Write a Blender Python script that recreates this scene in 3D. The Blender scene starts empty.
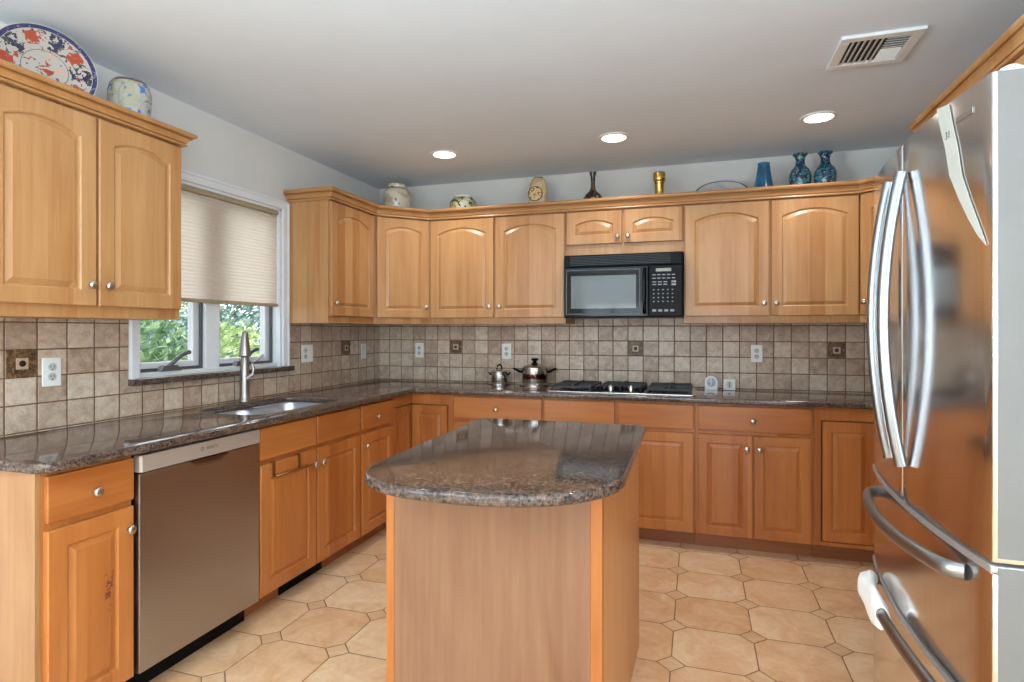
import bpy, bmesh, math, random
from mathutils import Vector, Matrix
random.seed(7)
PI = math.pi
scene = bpy.context.scene
COL = scene.collection

# ------------------------------------------------------------------ camera
cam_d = bpy.data.cameras.new('camera')
cam = bpy.data.objects.new('camera', cam_d)
COL.objects.link(cam)
cam.location = (2.4874, -4.2497, 1.3132)
cam.rotation_euler = (PI/2, 0, 0.3063)
cam_d.sensor_fit = 'HORIZONTAL'
cam_d.sensor_width = 36.0
cam_d.lens = 585.0/1024*36.0
cam_d.shift_y = -10.24/1024
cam_d.clip_start = 0.05
scene.camera = cam

# ------------------------------------------------------------------ view, world, large lights
scene.view_settings.view_transform = 'Standard'
scene.view_settings.look = 'None'
scene.view_settings.gamma = 1.0
scene.view_settings.use_curve_mapping = False
scene.view_settings.exposure = 0.28

world = bpy.data.worlds.new('daylight')
scene.world = world
world.use_nodes = True
wn = world.node_tree.nodes
wn['Background'].inputs['Color'].default_value = (0.86, 0.93, 1.0, 1)
wn['Background'].inputs['Strength'].default_value = 2.6

def area_light(name, loc, rot, sx, sy, power, color=(1, 1, 1), shape='RECTANGLE', spread=None):
    d = bpy.data.lights.new(name, 'AREA')
    d.shape = shape
    d.size = sx
    d.size_y = sy
    d.energy = power
    d.color = color
    if spread:
        d.spread = spread
    o = bpy.data.objects.new(name, d)
    o.location = loc
    o.rotation_euler = rot
    COL.objects.link(o)
    return o

# daylight by unseen rear and left openings; the right one added for side light
DAY = (0.69, 0.875, 1.0)
UPT = math.radians(39)     # upward tilt added so the daylight lamps reach the ceiling directly
area_light('rear_window_daylight', (1.25, -8.25, 1.25), (PI/2+UPT, 0, 0), 1.9, 1.5, 30, DAY, spread=2.5)
area_light('rear_door_daylight', (3.35, -8.25, 1.15), (PI/2+UPT, 0, 0), 1.5, 1.5, 24, DAY, spread=2.5)
area_light('side_window_daylight', (-0.3, -5.7, 1.35), (0, -PI/2-UPT, 0), 1.1, 1.6, 255, DAY, spread=2.4)
area_light('right_side_fill', (4.32, -5.7, 1.35), (0, PI/2+UPT, 0), 1.1, 1.6, 125, DAY, spread=2.4)  # added lamp outside an unseen opening, lights the left run

CEIL = 2.473
CAN_POWER = 3.7
def downlight(loc, power, size=0.13, spread=2.3):
    area_light('downlight', (loc[0], loc[1], CEIL-0.012), (0, 0, 0), size, size, power, (1.0, 0.97, 0.94), 'DISK', spread)
CANS = [(0.905, -0.72), (2.012, -0.72), (3.118, -0.72)]
for c in CANS:
    downlight(c, CAN_POWER)
for c, p in (((0.95, -2.45), 0.9), ((3.0, -2.6), 4.5), ((2.0, -4.75), 4.0), ((0.55, -3.95), 2.5), ((0.7, -6.3), 6), ((2.0, -6.3), 5), ((3.4, -6.3), 5)):  # first two added out of view to brighten floor and counters
    downlight(c, p, 0.10)

# ------------------------------------------------------------------ materials
def lin(c):
    return tuple((v/255/12.92 if v/255 <= 0.04045 else ((v/255+0.055)/1.055)**2.4) for v in c) + (1,)

class NT:
    def __init__(s, name):
        s.m = bpy.data.materials.new(name)
        s.m.use_nodes = True
        s.t = s.m.node_tree
        s.n = s.t.nodes
        s.b = s.n['Principled BSDF']
    def node(s, typ, **kw):
        n = s.n.new(typ)
        for k, v in kw.items():
            setattr(n, k, v)
        return n
    def link(s, a, b):
        s.t.links.new(a, b)
    def put(s, sock, v):
        if hasattr(v, 'is_linked'):
            s.link(v, sock)
        else:
            sock.default_value = v
    def math(s, op, a, b=None, c=None):
        n = s.node('ShaderNodeMath', operation=op)
        s.put(n.inputs[0], a)
        if b is not None:
            s.put(n.inputs[1], b)
        if c is not None:
            s.put(n.inputs[2], c)
        return n.outputs[0]
    def vmath(s, op, a, b=None):
        n = s.node('ShaderNodeVectorMath', operation=op)
        s.put(n.inputs[0], a)
        if b is not None:
            s.put(n.inputs[1], b)
        return n.outputs[0]
    def mix(s, f, a, b, mode='MIX'):
        n = s.node('ShaderNodeMix', data_type='RGBA', blend_type=mode)
        s.put(n.inputs[0], f)
        s.put(n.inputs[6], a)
        s.put(n.inputs[7], b)
        return n.outputs[2]
    def ramp(s, f, stops):
        n = s.node('ShaderNodeValToRGB')
        e = n.color_ramp.elements
        while len(e) < len(stops):
            e.new(0.5)
        for i, (p, c) in enumerate(stops):
            e[i].position = p
            e[i].color = c if len(c) == 4 else tuple(c)+(1,)
        s.put(n.inputs[0], f)
        return n.outputs[0]
    def noise(s, vec, scale, detail=3, rough=0.55, dist=0.0):
        n = s.node('ShaderNodeTexNoise')
        s.put(n.inputs['Vector'], vec)
        n.inputs['Scale'].default_value = scale
        n.inputs['Detail'].default_value = detail
        n.inputs['Roughness'].default_value = rough
        n.inputs['Distortion'].default_value = dist
        return n.outputs[0]
    def white(s, vec):
        n = s.node('ShaderNodeTexWhiteNoise', noise_dimensions='3D')
        s.put(n.inputs['Vector'], vec)
        return n.outputs[0]
    def xyz(s, v):
        n = s.node('ShaderNodeSeparateXYZ')
        s.put(n.inputs[0], v)
        return n.outputs
    def comb(s, x, y, z):
        n = s.node('ShaderNodeCombineXYZ')
        for i, v in enumerate((x, y, z)):
            s.put(n.inputs[i], v)
        return n.outputs[0]
    def obj(s):
        return s.node('ShaderNodeTexCoord').outputs['Object']
    def geo(s):
        return s.node('ShaderNodeNewGeometry').outputs['Position']
    def rnd(s):
        return s.node('ShaderNodeObjectInfo').outputs['Random']
    def bump(s, h, strength=0.2, dist=0.01):
        n = s.node('ShaderNodeBump')
        n.inputs['Strength'].default_value = strength
        n.inputs['Distance'].default_value = dist
        s.put(n.inputs['Height'], h)
        s.link(n.outputs[0], s.b.inputs['Normal'])
    def color(s, c):
        s.put(s.b.inputs['Base Color'], c)
    def set(s, rough=None, metal=None, spec=None, coat=None, **kw):
        if rough is not None:
            s.put(s.b.inputs['Roughness'], rough)
        if metal is not None:
            s.b.inputs['Metallic'].default_value = metal
        if spec is not None:
            s.b.inputs['Specular IOR Level'].default_value = spec
        if coat is not None:
            s.b.inputs['Coat Weight'].default_value = coat
            s.b.inputs['Coat Roughness'].default_value = 0.15
        for k, v in kw.items():
            s.b.inputs[k].default_value = v
        return s.m

def plain(name, rgb, rough=0.5, metal=0.0, spec=0.5, var=0.06, coat=None, scale=30):
    t = NT(name)
    c = lin(rgb)
    if var:
        n = t.noise(t.obj(), scale, 3)
        lo = tuple(v*(1-var) for v in c[:3])+(1,)
        hi = tuple(min(1, v*(1+var)) for v in c[:3])+(1,)
        t.color(t.ramp(n, [(0.3, lo), (0.7, hi)]))
    else:
        t.color(c)
    return t.set(rough, metal, spec, coat)

def wood(name, axis, light, dark, plank=0.085, rough=0.36, pv=0.30, scuff=None):
    t = NT(name)
    r = t.math('MULTIPLY', t.rnd(), 13.7)
    p = t.vmath('ADD', t.obj(), t.comb(r, t.math('MULTIPLY', r, 1.7), t.math('MULTIPLY', r, 0.6)))
    x, y, z = t.xyz(p)
    if axis == 'z':
        across, along = t.math('ADD', x, t.math('MULTIPLY', y, 0.83)), z
    elif axis == 'x':
        across, along = t.math('ADD', z, t.math('MULTIPLY', y, 0.83)), x
    else:
        across, along = t.math('ADD', z, t.math('MULTIPLY', x, 0.83)), y
    pid = t.math('FLOOR', t.math('DIVIDE', across, plank))
    pl = t.white(t.comb(pid, r, 0.0))
    v = t.comb(t.math('MULTIPLY', across, 55.0), t.math('ADD', t.math('MULTIPLY', along, 2.2), t.math('MULTIPLY', pl, 9.0)), 0.0)
    g = t.noise(v, 1.0, 5, 0.62, 0.6)
    v2 = t.comb(t.math('MULTIPLY', across, 7.0), t.math('ADD', t.math('MULTIPLY', along, 1.1), t.math('MULTIPLY', pl, 5.0)), 3.0)
    g2 = t.noise(v2, 1.0, 3, 0.5, 1.2)
    f = t.math('ADD', t.math('MULTIPLY', g, 0.45), t.math('MULTIPLY', g2, 0.55))
    f = t.math('ADD', f, t.math('MULTIPLY', t.math('SUBTRACT', pl, 0.5), pv))
    col = t.ramp(f, [(0.30, lin(dark)), (0.68, lin(light))])
    if scuff:      # worn patch where the finish is chipped through
        ox, oy, oz = t.xyz(t.obj())
        dx = t.math('DIVIDE', t.math('SUBTRACT', ox, scuff[0]), 0.024)
        dz = t.math('DIVIDE', t.math('SUBTRACT', oz, scuff[1]), 0.085)
        d2 = t.math('ADD', t.math('MULTIPLY', dx, dx), t.math('MULTIPLY', dz, dz))
        ch = t.math('SUBTRACT', t.noise(t.obj(), 95, 3, 0.6), t.math('MULTIPLY', d2, 0.17))
        col = t.mix(t.math('GREATER_THAN', ch, 0.50), col, lin((112, 52, 44)))
    t.color(col)
    t.bump(g, 0.03, 0.004)
    return t.set(rough, 0, 0.45, 0.12)

HONEY_L, HONEY_D = (190, 144, 95), (166, 112, 63)
SHADED_L, SHADED_D = (189, 118, 59), (163, 91, 39)  # honey maple deepened for dim, warm bounced light on the base cabinets
wood_v = wood('honey_maple_upright', 'z', HONEY_L, HONEY_D)
wood_h = wood('honey_maple_lengthwise', 'x', HONEY_L, HONEY_D, plank=0.4)
base_v = wood('shaded_maple_upright', 'z', SHADED_L, SHADED_D)
base_h = wood('shaded_maple_lengthwise', 'x', SHADED_L, SHADED_D, plank=0.4)
wood_side = wood('maple_veneer_side', 'z', (178, 133, 90), (154, 106, 66), plank=0.3, pv=0.08)
wood_pale = wood('pale_oak_veneer', 'z', (148, 108, 78), (124, 82, 57), plank=0.5, pv=0.0)
wood_toe = wood('toe_kick_wood', 'x', (168, 104, 62), (140, 82, 46), plank=0.5)
wood_dark_gap = plain('cabinet_inside_dark', (70, 42, 24), 0.7)

def granite():
    t = NT('brown_granite')
    p = t.geo()
    n1 = t.noise(t.vmath('MULTIPLY', p, (1.0, 0.55, 1.0)), 34, 6, 0.78, 0.8)
    n2 = t.noise(p, 80, 4, 0.7)
    n3 = t.noise(t.vmath('ADD', p, (3.1, 7.7, 1.3)), 120, 2, 0.6)
    base = t.ramp(n1, [(0.30, lin((18, 15, 15))), (0.5, lin((64, 49, 42))), (0.70, lin((126, 99, 82)))])
    fl = t.ramp(n2, [(0.40, (0, 0, 0)), (0.62, (1, 1, 1))])
    c = t.mix(t.math('MULTIPLY', fl, 0.45), base, lin((128, 112, 102)))
    dk = t.ramp(n3, [(0.36, (1, 1, 1)), (0.47, (0, 0, 0))])
    c = t.mix(t.math('MULTIPLY', dk, 0.85), c, lin((22, 19, 20)))
    br = t.ramp(t.noise(t.vmath('ADD', p, (9.1, 1.7, 4.3)), 120, 2, 0.6), [(0.58, (0, 0, 0)), (0.68, (1, 1, 1))])
    c = t.mix(t.math('MULTIPLY', br, 0.5), c, lin((150, 112, 88)))
    t.color(c)
    return t.set(0.08, 0, 0.5)
granite_m = granite()

def tile_mat(name, ax, pitch, off, zpitch, zoff):
    t = NT(name)
    x, y, z = t.xyz(t.geo())
    u = x if ax == 'x' else y
    gu = t.math('DIVIDE', t.math('SUBTRACT', u, off), pitch)
    gv = t.math('DIVIDE', t.math('SUBTRACT', z, zoff), zpitch)
    iu, iv = t.math('FLOOR', gu), t.math('FLOOR', gv)
    fu, fv = t.math('FRACT', gu), t.math('FRACT', gv)
    du = t.math('MULTIPLY', t.math('MINIMUM', fu, t.math('SUBTRACT', 1.0, fu)), pitch)
    dv = t.math('MULTIPLY', t.math('MINIMUM', fv, t.math('SUBTRACT', 1.0, fv)), zpitch)
    wob = t.math('MULTIPLY', t.math('SUBTRACT', t.noise(t.geo(), 60, 2), 0.5), 0.0024)
    d = t.math('ADD', t.math('MINIMUM', du, dv), wob)
    grout = t.math('LESS_THAN', d, 0.0027)
    tone = t.white(t.comb(iu, iv, 2.0))
    q = t.vmath('ADD', t.geo(), t.comb(t.math('MULTIPLY', tone, 4.0), t.math('MULTIPLY', tone, 9.0), 0.0))
    m1 = t.noise(q, 22, 5, 0.65, 0.6)
    m2 = t.noise(q, 110, 3, 0.6)
    f = t.math('ADD', t.math('MULTIPLY', m1, 0.75), t.math('MULTIPLY', m2, 0.25))
    f = t.math('ADD', f, t.math('MULTIPLY', t.math('SUBTRACT', tone, 0.5), 0.24))
    c = t.ramp(f, [(0.30, lin((158, 132, 112))), (0.5, lin((190, 166, 144))), (0.70, lin((214, 197, 176)))])
    c = t.mix(grout, c, lin((112, 82, 58)))
    t.color(c)
    h = t.ramp(t.math('DIVIDE', d, 0.006), [(0.3, (0, 0, 0)), (1.0, (1, 1, 1))])
    t.bump(t.math('ADD', h, t.math('MULTIPLY', m1, 0.25)), 0.5, 0.003)
    return t.set(t.math('ADD', 0.36, t.math('MULTIPLY', grout, 0.4)), 0, 0.45)
ZP, ZO = 0.1065, 1.027
tile_back = tile_mat('tumbled_tile_back', 'x', 0.1065, -0.007, ZP, ZO)
tile_left = tile_mat('tumbled_tile_left', 'y', 0.1148, -0.3198, ZP, ZO)

def floor_mat():
    t = NT('octagon_floor_tile')
    x, y, z = t.xyz(t.geo())
    PX, PY = 0.3275, 0.3145
    gx = t.math('DIVIDE', t.math('SUBTRACT', x, 2.3890), PX)
    gy = t.math('DIVIDE', t.math('ADD', y, 0.9170), PY)
    rx, ry = t.math('ROUND', gx), t.math('ROUND', gy)
    a = t.math('MULTIPLY', t.math('ABSOLUTE', t.math('SUBTRACT', gx, rx)), PX)
    b = t.math('MULTIPLY', t.math('ABSOLUTE', t.math('SUBTRACT', gy, ry)), PY)
    s = t.math('SUBTRACT', t.math('ADD', a, b), 0.056)
    isdot = t.math('LESS_THAN', s, 0.0)
    wob = t.math('MULTIPLY', t.math('SUBTRACT', t.noise(t.geo(), 30, 2), 0.5), 0.002)
    dd = t.math('MULTIPLY', t.math('ABSOLUTE', s), 0.707)
    ab = t.math('ADD', t.math('MINIMUM', a, b), t.math('MULTIPLY', isdot, 1.0))
    d = t.math('ADD', t.math('MINIMUM', dd, ab), wob)
    grout = t.math('LESS_THAN', d, 0.0026)
    fx, fy = t.math('FLOOR', gx), t.math('FLOOR', gy)
    idx = t.math('ADD', t.math('MULTIPLY', fx, t.math('SUBTRACT', 1.0, isdot)), t.math('MULTIPLY', t.math('ADD', rx, 77.3), isdot))
    idy = t.math('ADD', t.math('MULTIPLY', fy, t.math('SUBTRACT', 1.0, isdot)), t.math('MULTIPLY', t.math('ADD', ry, 31.7), isdot))
    tone = t.white(t.comb(idx, idy, 5.0))
    q = t.vmath('ADD', t.geo(), t.comb(t.math('MULTIPLY', tone, 5.0), t.math('MULTIPLY', tone, 3.0), 0.0))
    m1 = t.noise(q, 7, 5, 0.65, 0.8)
    m2 = t.noise(q, 45, 3, 0.6)
    f = t.math('ADD', t.math('MULTIPLY', m1, 0.8), t.math('MULTIPLY', m2, 0.2))
    f = t.math('ADD', f, t.math('MULTIPLY', t.math('SUBTRACT', tone, 0.5), 0.16))
    c = t.ramp(f, [(0.32, lin((202, 154, 110))), (0.5, lin((218, 178, 136))), (0.68, lin((229, 201, 165)))])
    c = t.mix(t.math('MULTIPLY', isdot, 0.25), c, lin((178, 140, 100)))
    c = t.mix(grout, c, lin((138, 104, 74)))
    t.color(c)
    h = t.ramp(t.math('DIVIDE', d, 0.006), [(0.3, (0, 0, 0)), (1.0, (1, 1, 1))])
    t.bump(t.math('ADD', h, t.math('MULTIPLY', m1, 0.2)), 0.35, 0.003)
    return t.set(t.math('ADD', 0.30, t.math('MULTIPLY', grout, 0.5)), 0, 0.45)
floor_m = floor_mat()

paint_wall = plain('grey_wall_paint', (215, 213, 208), 0.75, var=0.02, scale=5)
paint_ceil = plain('ceiling_paint', (222, 231, 241), 0.85, var=0.015, scale=4)
white_trim = plain('white_trim_paint', (226, 228, 230), 0.4, var=0.02)
socket_m = plain('socket_plastic', (196, 194, 188), 0.4, var=0)
white_plastic = plain('white_plastic', (236, 234, 228), 0.35, var=0.02)
slot_dark = plain('slot_dark', (30, 28, 26), 0.6, var=0)
black_gloss = plain('black_gloss', (7, 7, 9), 0.06, spec=0.26, var=0)
black_satin = plain('black_satin', (14, 14, 16), 0.3, spec=0.10, var=0.05)
black_iron = plain('black_iron', (20, 20, 21), 0.45, var=0.1)
grey_print = plain('grey_print', (150, 152, 156), 0.5, var=0)
dark_print = plain('dark_print', (60, 55, 52), 0.5, var=0)
faucet_m = plain('satin_nickel_faucet', (160, 154, 148), 0.34, 1.0, var=0.04)
nickel = plain('brushed_nickel', (196, 190, 182), 0.28, 1.0, var=0.05)
chrome = plain('chrome', (225, 226, 228), 0.1, 1.0, var=0.02)
bronze_dark = plain('window_hardware', (92, 92, 94), 0.4, 0.3, var=0.05)
brass = plain('polished_brass', (214, 172, 92), 0.22, 1.0, var=0.12)
cloth_white = plain('white_cloth', (238, 236, 230), 0.9, var=0.04, spec=0.2)
reflection_pale = plain('white_strip', (182, 179, 168), 0.6, var=0.03)  # tone of the reflection modelled on the refrigerator door

def steel(name, rgb, rough, axis='z', amp=0.06, metal=1.0):
    t = NT(name)
    x, y, z = t.xyz(t.obj())
    if axis == 'z':
        v = t.comb(t.math('MULTIPLY', x, 320.0), t.math('MULTIPLY', y, 320.0), t.math('MULTIPLY', z, 2.0))
    else:
        v = t.comb(t.math('MULTIPLY', x, 2.0), t.math('MULTIPLY', y, 2.0), t.math('MULTIPLY', z, 320.0))
    n = t.noise(v, 1.0, 3, 0.6)
    c = lin(rgb)
    t.color(t.ramp(n, [(0.3, tuple(k*(1-amp) for k in c[:3])+(1,)), (0.7, tuple(min(1, k*(1+amp)) for k in c[:3])+(1,))]))
    if amp > 0:
        t.put(t.b.inputs['Roughness'], t.math('ADD', rough, t.math('MULTIPLY', t.math('SUBTRACT', n, 0.5), rough*0.4)))
        return t.set(None, metal)
    return t.set(rough, metal)
steel_mirror = steel('polished_stainless', (230, 226, 224), 0.14)
steel_bar = plain('stainless_bar', (150, 151, 153), 0.32, 1.0, var=0)
steel_side = steel('stainless_side', (180, 182, 182), 0.5)
steel_dw = steel('stainless_dishwasher', (176, 173, 173), 0.30, 'x', 0.0)
steel_dw_strip = plain('stainless_strip', (178, 164, 152), 0.42, 0.35, var=0.0)
steel_sink = steel('stainless_sink', (205, 208, 214), 0.34, 'x')
steel_pan = steel('stainless_pan', (205, 200, 194), 0.24)

def glass_mat():
    t = NT('window_glass')
    return t.set(0.0, 0, 0.5, **{'Transmission Weight': 1.0, 'IOR': 1.02})
glass_m = glass_mat()

def shade_mat():
    t = NT('cellular_fabric')
    t.n.remove(t.b)
    out = t.n['Material Output']
    d = t.node('ShaderNodeBsdfDiffuse')
    d.inputs[0].default_value = lin((232, 220, 206))
    tr = t.node('ShaderNodeBsdfTranslucent')
    tr.inputs[0].default_value = lin((246, 228, 212))
    mx = t.node('ShaderNodeMixShader')
    mx.inputs[0].default_value = 0.55
    t.link(d.outputs[0], mx.inputs[1])
    t.link(tr.outputs[0], mx.inputs[2])
    t.link(mx.outputs[0], out.inputs[0])
    return t.m
shade_m = shade_mat()
shade_rail = plain('shade_rail_tan', (168, 150, 122), 0.5, var=0.04)

def emit(name, rgb, strength):
    t = NT(name)
    t.color(lin(rgb))
    t.b.inputs['Emission Color'].default_value = lin(rgb)
    t.b.inputs['Emission Strength'].default_value = strength
    return t.set(0.5)
lens_m = emit('lamp_lens', (255, 250, 240), 6.0)
lcd_m = plain('display_grey', (150, 152, 140), 0.3, var=0)

# ------------------------------------------------------------------ mesh helpers
def set_props(o, label=None, cat=None, group=None, kind=None):
    if label: o['label'] = label
    if cat: o['category'] = cat
    if group: o['group'] = group
    if kind: o['kind'] = kind
    return o

def thing(name, loc, rz, label, cat, group=None):
    o = bpy.data.objects.new(name, None)
    COL.objects.link(o)
    o.location = loc
    o.rotation_euler = (0, 0, rz)
    o.empty_display_size = 0.1
    return set_props(o, label, cat, group)

class MB:
    def __init__(s):
        s.bm = bmesh.new()
    def box(s, x0, x1, y0, y1, z0, z1, bev=0.0, seg=2):
        m = Matrix.Translation(((x0+x1)/2, (y0+y1)/2, (z0+z1)/2)) @ Matrix.Diagonal((abs(x1-x0), abs(y1-y0), abs(z1-z0), 1))
        r = bmesh.ops.create_cube(s.bm, size=1.0, matrix=m)
        if bev > 0:
            es = list({e for v in r['verts'] for e in v.link_edges})
            bmesh.ops.bevel(s.bm, geom=es, offset=bev, segments=seg, affect='EDGES', profile=0.5)
        return s
    def lathe(s, prof, center=(0, 0, 0), axis='z', n=32, M=None, cap=True):
        rings = []
        for r, h in prof:
            ring = []
            for i in range(n):
                a = 2*PI*i/n
                p = Vector((r*math.cos(a), r*math.sin(a), h))
                if axis == 'y':
                    p = Vector((p.x, p.z, -p.y))
                elif axis == 'x':
                    p = Vector((p.z, p.x, p.y))
                if M is not None:
                    p = M @ p
                ring.append(s.bm.verts.new(p + Vector(center)))
            rings.append(ring)
        for a, b in zip(rings, rings[1:]):
            for i in range(n):
                s.bm.faces.new((a[i], a[(i+1) % n], b[(i+1) % n], b[i]))
        if cap:
            s.bm.faces.new(list(reversed(rings[0])))
            s.bm.faces.new(rings[-1])
        return s
    def tube(s, pts, rx, ry=None, n=12, up=(0, 0, 1), cap=True, closed=False):
        pts = [Vector(p) for p in pts]
        if ry is None: ry = rx
        rings = []
        N = len(pts)
        for i, p in enumerate(pts):
            if closed:
                d = pts[(i+1) % N] - pts[i-1]
            else:
                d = pts[min(i+1, N-1)] - pts[max(i-1, 0)]
            d.normalize()
            u = Vector(up)
            if abs(d.dot(u)) > 0.95:
                u = Vector((1, 0, 0)) if abs(d.x) < 0.9 else Vector((0, 1, 0))
            side = d.cross(u).normalized()
            u2 = side.cross(d).normalized()
            a = rx[i] if isinstance(rx, (list, tuple)) else rx
            b = ry[i] if isinstance(ry, (list, tuple)) else ry
            rings.append([s.bm.verts.new(p + side*(a*math.cos(2*PI*k/n)) + u2*(b*math.sin(2*PI*k/n))) for k in range(n)])
        prs = list(zip(rings, rings[1:])) + ([(rings[-1], rings[0])] if closed else [])
        for A, B in prs:
            for k in range(n):
                s.bm.faces.new((A[k], A[(k+1) % n], B[(k+1) % n], B[k]))
        if cap and not closed:
            s.bm.faces.new(list(reversed(rings[0])))
            s.bm.faces.new(rings[-1])
        return s
    def prism(s, poly, z0, z1, bev=0.0, vertical_only=False):
        lo = [s.bm.verts.new((x, y, z0)) for x, y in poly]
        hi = [s.bm.verts.new((x, y, z1)) for x, y in poly]
        n = len(poly)
        fs = [s.bm.faces.new(list(reversed(lo))), s.bm.faces.new(hi)]
        for i in range(n):
            fs.append(s.bm.faces.new((lo[i], lo[(i+1) % n], hi[(i+1) % n], hi[i])))
        if bev > 0:
            es = list({e for f in fs[:2] for e in f.edges})
            bmesh.ops.bevel(s.bm, geom=es, offset=bev, segments=2, affect='EDGES', profile=0.5)
        return s
    def loft(s, rings, cap0=True, cap1=True):
        R = [[s.bm.verts.new(p) for p in r] for r in rings]
        n = len(R[0])
        for a, b in zip(R, R[1:]):
            for i in range(n):
                s.bm.faces.new((a[i], a[(i+1) % n], b[(i+1) % n], b[i]))
        if cap0: s.bm.faces.new(list(reversed(R[0])))
        if cap1: s.bm.faces.new(R[-1])
        return s
    def build(s, name, mat, parent=None, loc=(0, 0, 0), rot=(0, 0, 0), smooth=False, label=None, angle=35):
        bmesh.ops.recalc_face_normals(s.bm, faces=s.bm.faces)
        me = bpy.data.meshes.new(name)
        s.bm.to_mesh(me)
        s.bm.free()
        me.materials.append(mat)
        if smooth:
            for p in me.polygons: p.use_smooth = True
            try: me.set_sharp_from_angle(angle=math.radians(angle))
            except Exception: pass
        o = bpy.data.objects.new(name, me)
        COL.objects.link(o)
        o.location = loc
        o.rotation_euler = rot
        if parent is not None: o.parent = parent
        if label: o['label'] = label
        return o

def curve_plate(name, outer, holes, z0, z1, mat, bev=0.004, parent=None, res=3):
    """flat slab with holes, rounded arris, from filled 2D outlines"""
    cd = bpy.data.curves.new(name, 'CURVE')
    cd.dimensions = '2D'
    cd.fill_mode = 'BOTH'
    for pl in [outer]+holes:
        sp = cd.splines.new('POLY')
        sp.points.add(len(pl)-1)
        for q, (x, y) in zip(sp.points, pl):
            q.co = (x, y, 0, 1)
        sp.use_cyclic_u = True
    cd.extrude = (z1-z0)/2 - bev
    cd.bevel_depth = bev
    cd.bevel_resolution = res
    tmp = bpy.data.objects.new('tmp', cd)
    COL.objects.link(tmp)
    bpy.context.view_layer.update()
    me = bpy.data.meshes.new_from_object(tmp.evaluated_get(bpy.context.evaluated_depsgraph_get()))
    bpy.data.objects.remove(tmp)
    me.materials.clear()
    me.materials.append(mat)
    bm = bmesh.new()
    bm.from_mesh(me)
    bmesh.ops.translate(bm, verts=bm.verts, vec=(0, 0, (z0+z1)/2))
    bmesh.ops.remove_doubles(bm, verts=bm.verts, dist=0.00005)
    bm.to_mesh(me)
    bm.free()
    for p in me.polygons: p.use_smooth = True
    try: me.set_sharp_from_angle(angle=math.radians(30))
    except Exception: pass
    o = bpy.data.objects.new(name, me)
    COL.objects.link(o)
    if parent is not None: o.parent = parent
    return o

def rrect(x0, x1, y0, y1, r, n=6):
    pts = []
    for cx, cy, a0 in ((x1-r, y0+r, -PI/2), (x1-r, y1-r, 0), (x0+r, y1-r, PI/2), (x0+r, y0+r, PI)):
        for i in range(n+1):
            a = a0 + PI/2*i/n
            pts.append((cx+r*math.cos(a), cy+r*math.sin(a)))
    return pts

def copy_tree(o, parent=None):
    c = o.copy()
    COL.objects.link(c)
    if parent is not None: c.parent = parent
    for ch in list(o.children):
        copy_tree(ch, c)
    return c

# ------------------------------------------------------------------ cabinet joinery
def door_bm(w, h, t=0.02, stile=0.058, arch=True, rail=None):
    """raised panel door, lower left corner at origin, front towards -y"""
    bm = bmesh.new()
    rail = rail or stile
    NA = 16
    iw = w - 2*stile
    rise = 0.115*iw if arch else 0.0
    def loop(d, y):
        x0, x1 = stile+d, w-stile-d
        z0 = rail+d
        ztop = h-rail-d
        zs = ztop-rise
        pts = [(x0, z0), (x1, z0)]
        for i in range(NA+1):
            u = i/NA
            x = x1+(x0-x1)*u
            k = 2*u-1
            pts.append((x, zs + rise*(1-k*k)))
        return [bm.verts.new((x, y, z)) for x, z in pts]
    def outer(ins, y):
        x0, x1, z0, z1 = ins, w-ins, ins, h-ins
        pts = [(x0, z0), (x1, z0)]
        a, b = stile, w-stile
        for i in range(NA+1):
            u = i/NA
            x = x1 if i == 0 else (x0 if i == NA else b+(a-b)*u)
            pts.append((x, z1))
        return [bm.verts.new((x, y, z)) for x, z in pts]
    loops = [outer(0, 0), outer(0, -t+0.004), outer(0.0035, -t),
             loop(0, -t), loop(0.004, -t+0.003), loop(0.006, -t+0.0085), loop(0.010, -t+0.0085), loop(0.026, -t+0.002), loop(0.028, -t+0.001)]
    n = len(loops[0])
    for A, B in zip(loops, loops[1:]):
        for i in range(n):
            bm.faces.new((A[i], A[(i+1) % n], B[(i+1) % n], B[i]))
    bm.faces.new(loops[-1])
    bm.faces.new(list(reversed(loops[0])))
    return bm

def door(parent, x, z, w, h, arch=True, name='door', y=0.0, mat=None, stile=0.058, rail=None):
    m = MB()
    m.bm.free()
    m.bm = door_bm(w, h, arch=arch, stile=stile, rail=rail)
    return m.build(name, mat or wood_v, parent, (x, y, z))

def drawer_front(parent, x, z, w, h, name='drawer', y=0.0):
    return MB().box(0, w, -0.02, 0, 0, h, 0.004).build(name, base_h, parent, (x, y, z))

KNOB = [(0.006, 0), (0.006, 0.010), (0.0075, 0.013), (0.0145, 0.017), (0.0162, 0.021), (0.0150, 0.0255), (0.009, 0.0285), (0.002, 0.0295)]
_knob = []
def knob(parent, x, z):
    """x, z within the door's own frame"""
    if not _knob:
        o = MB().lathe([(r, h) for r, h in KNOB], axis='y', n=20, M=Matrix.Diagonal((1, -1, 1))).build('knob', nickel, parent, (x, -0.02, z), smooth=True, angle=60)
        _knob.append(o)
    else:
        o = _knob[0].copy()
        COL.objects.link(o)
        o.parent = parent
        o.location = (x, -0.02, z)
    return o

L, Bk, Rt = PI/2, 0.0, -PI/2   # facing +x, -y, -x

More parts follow.
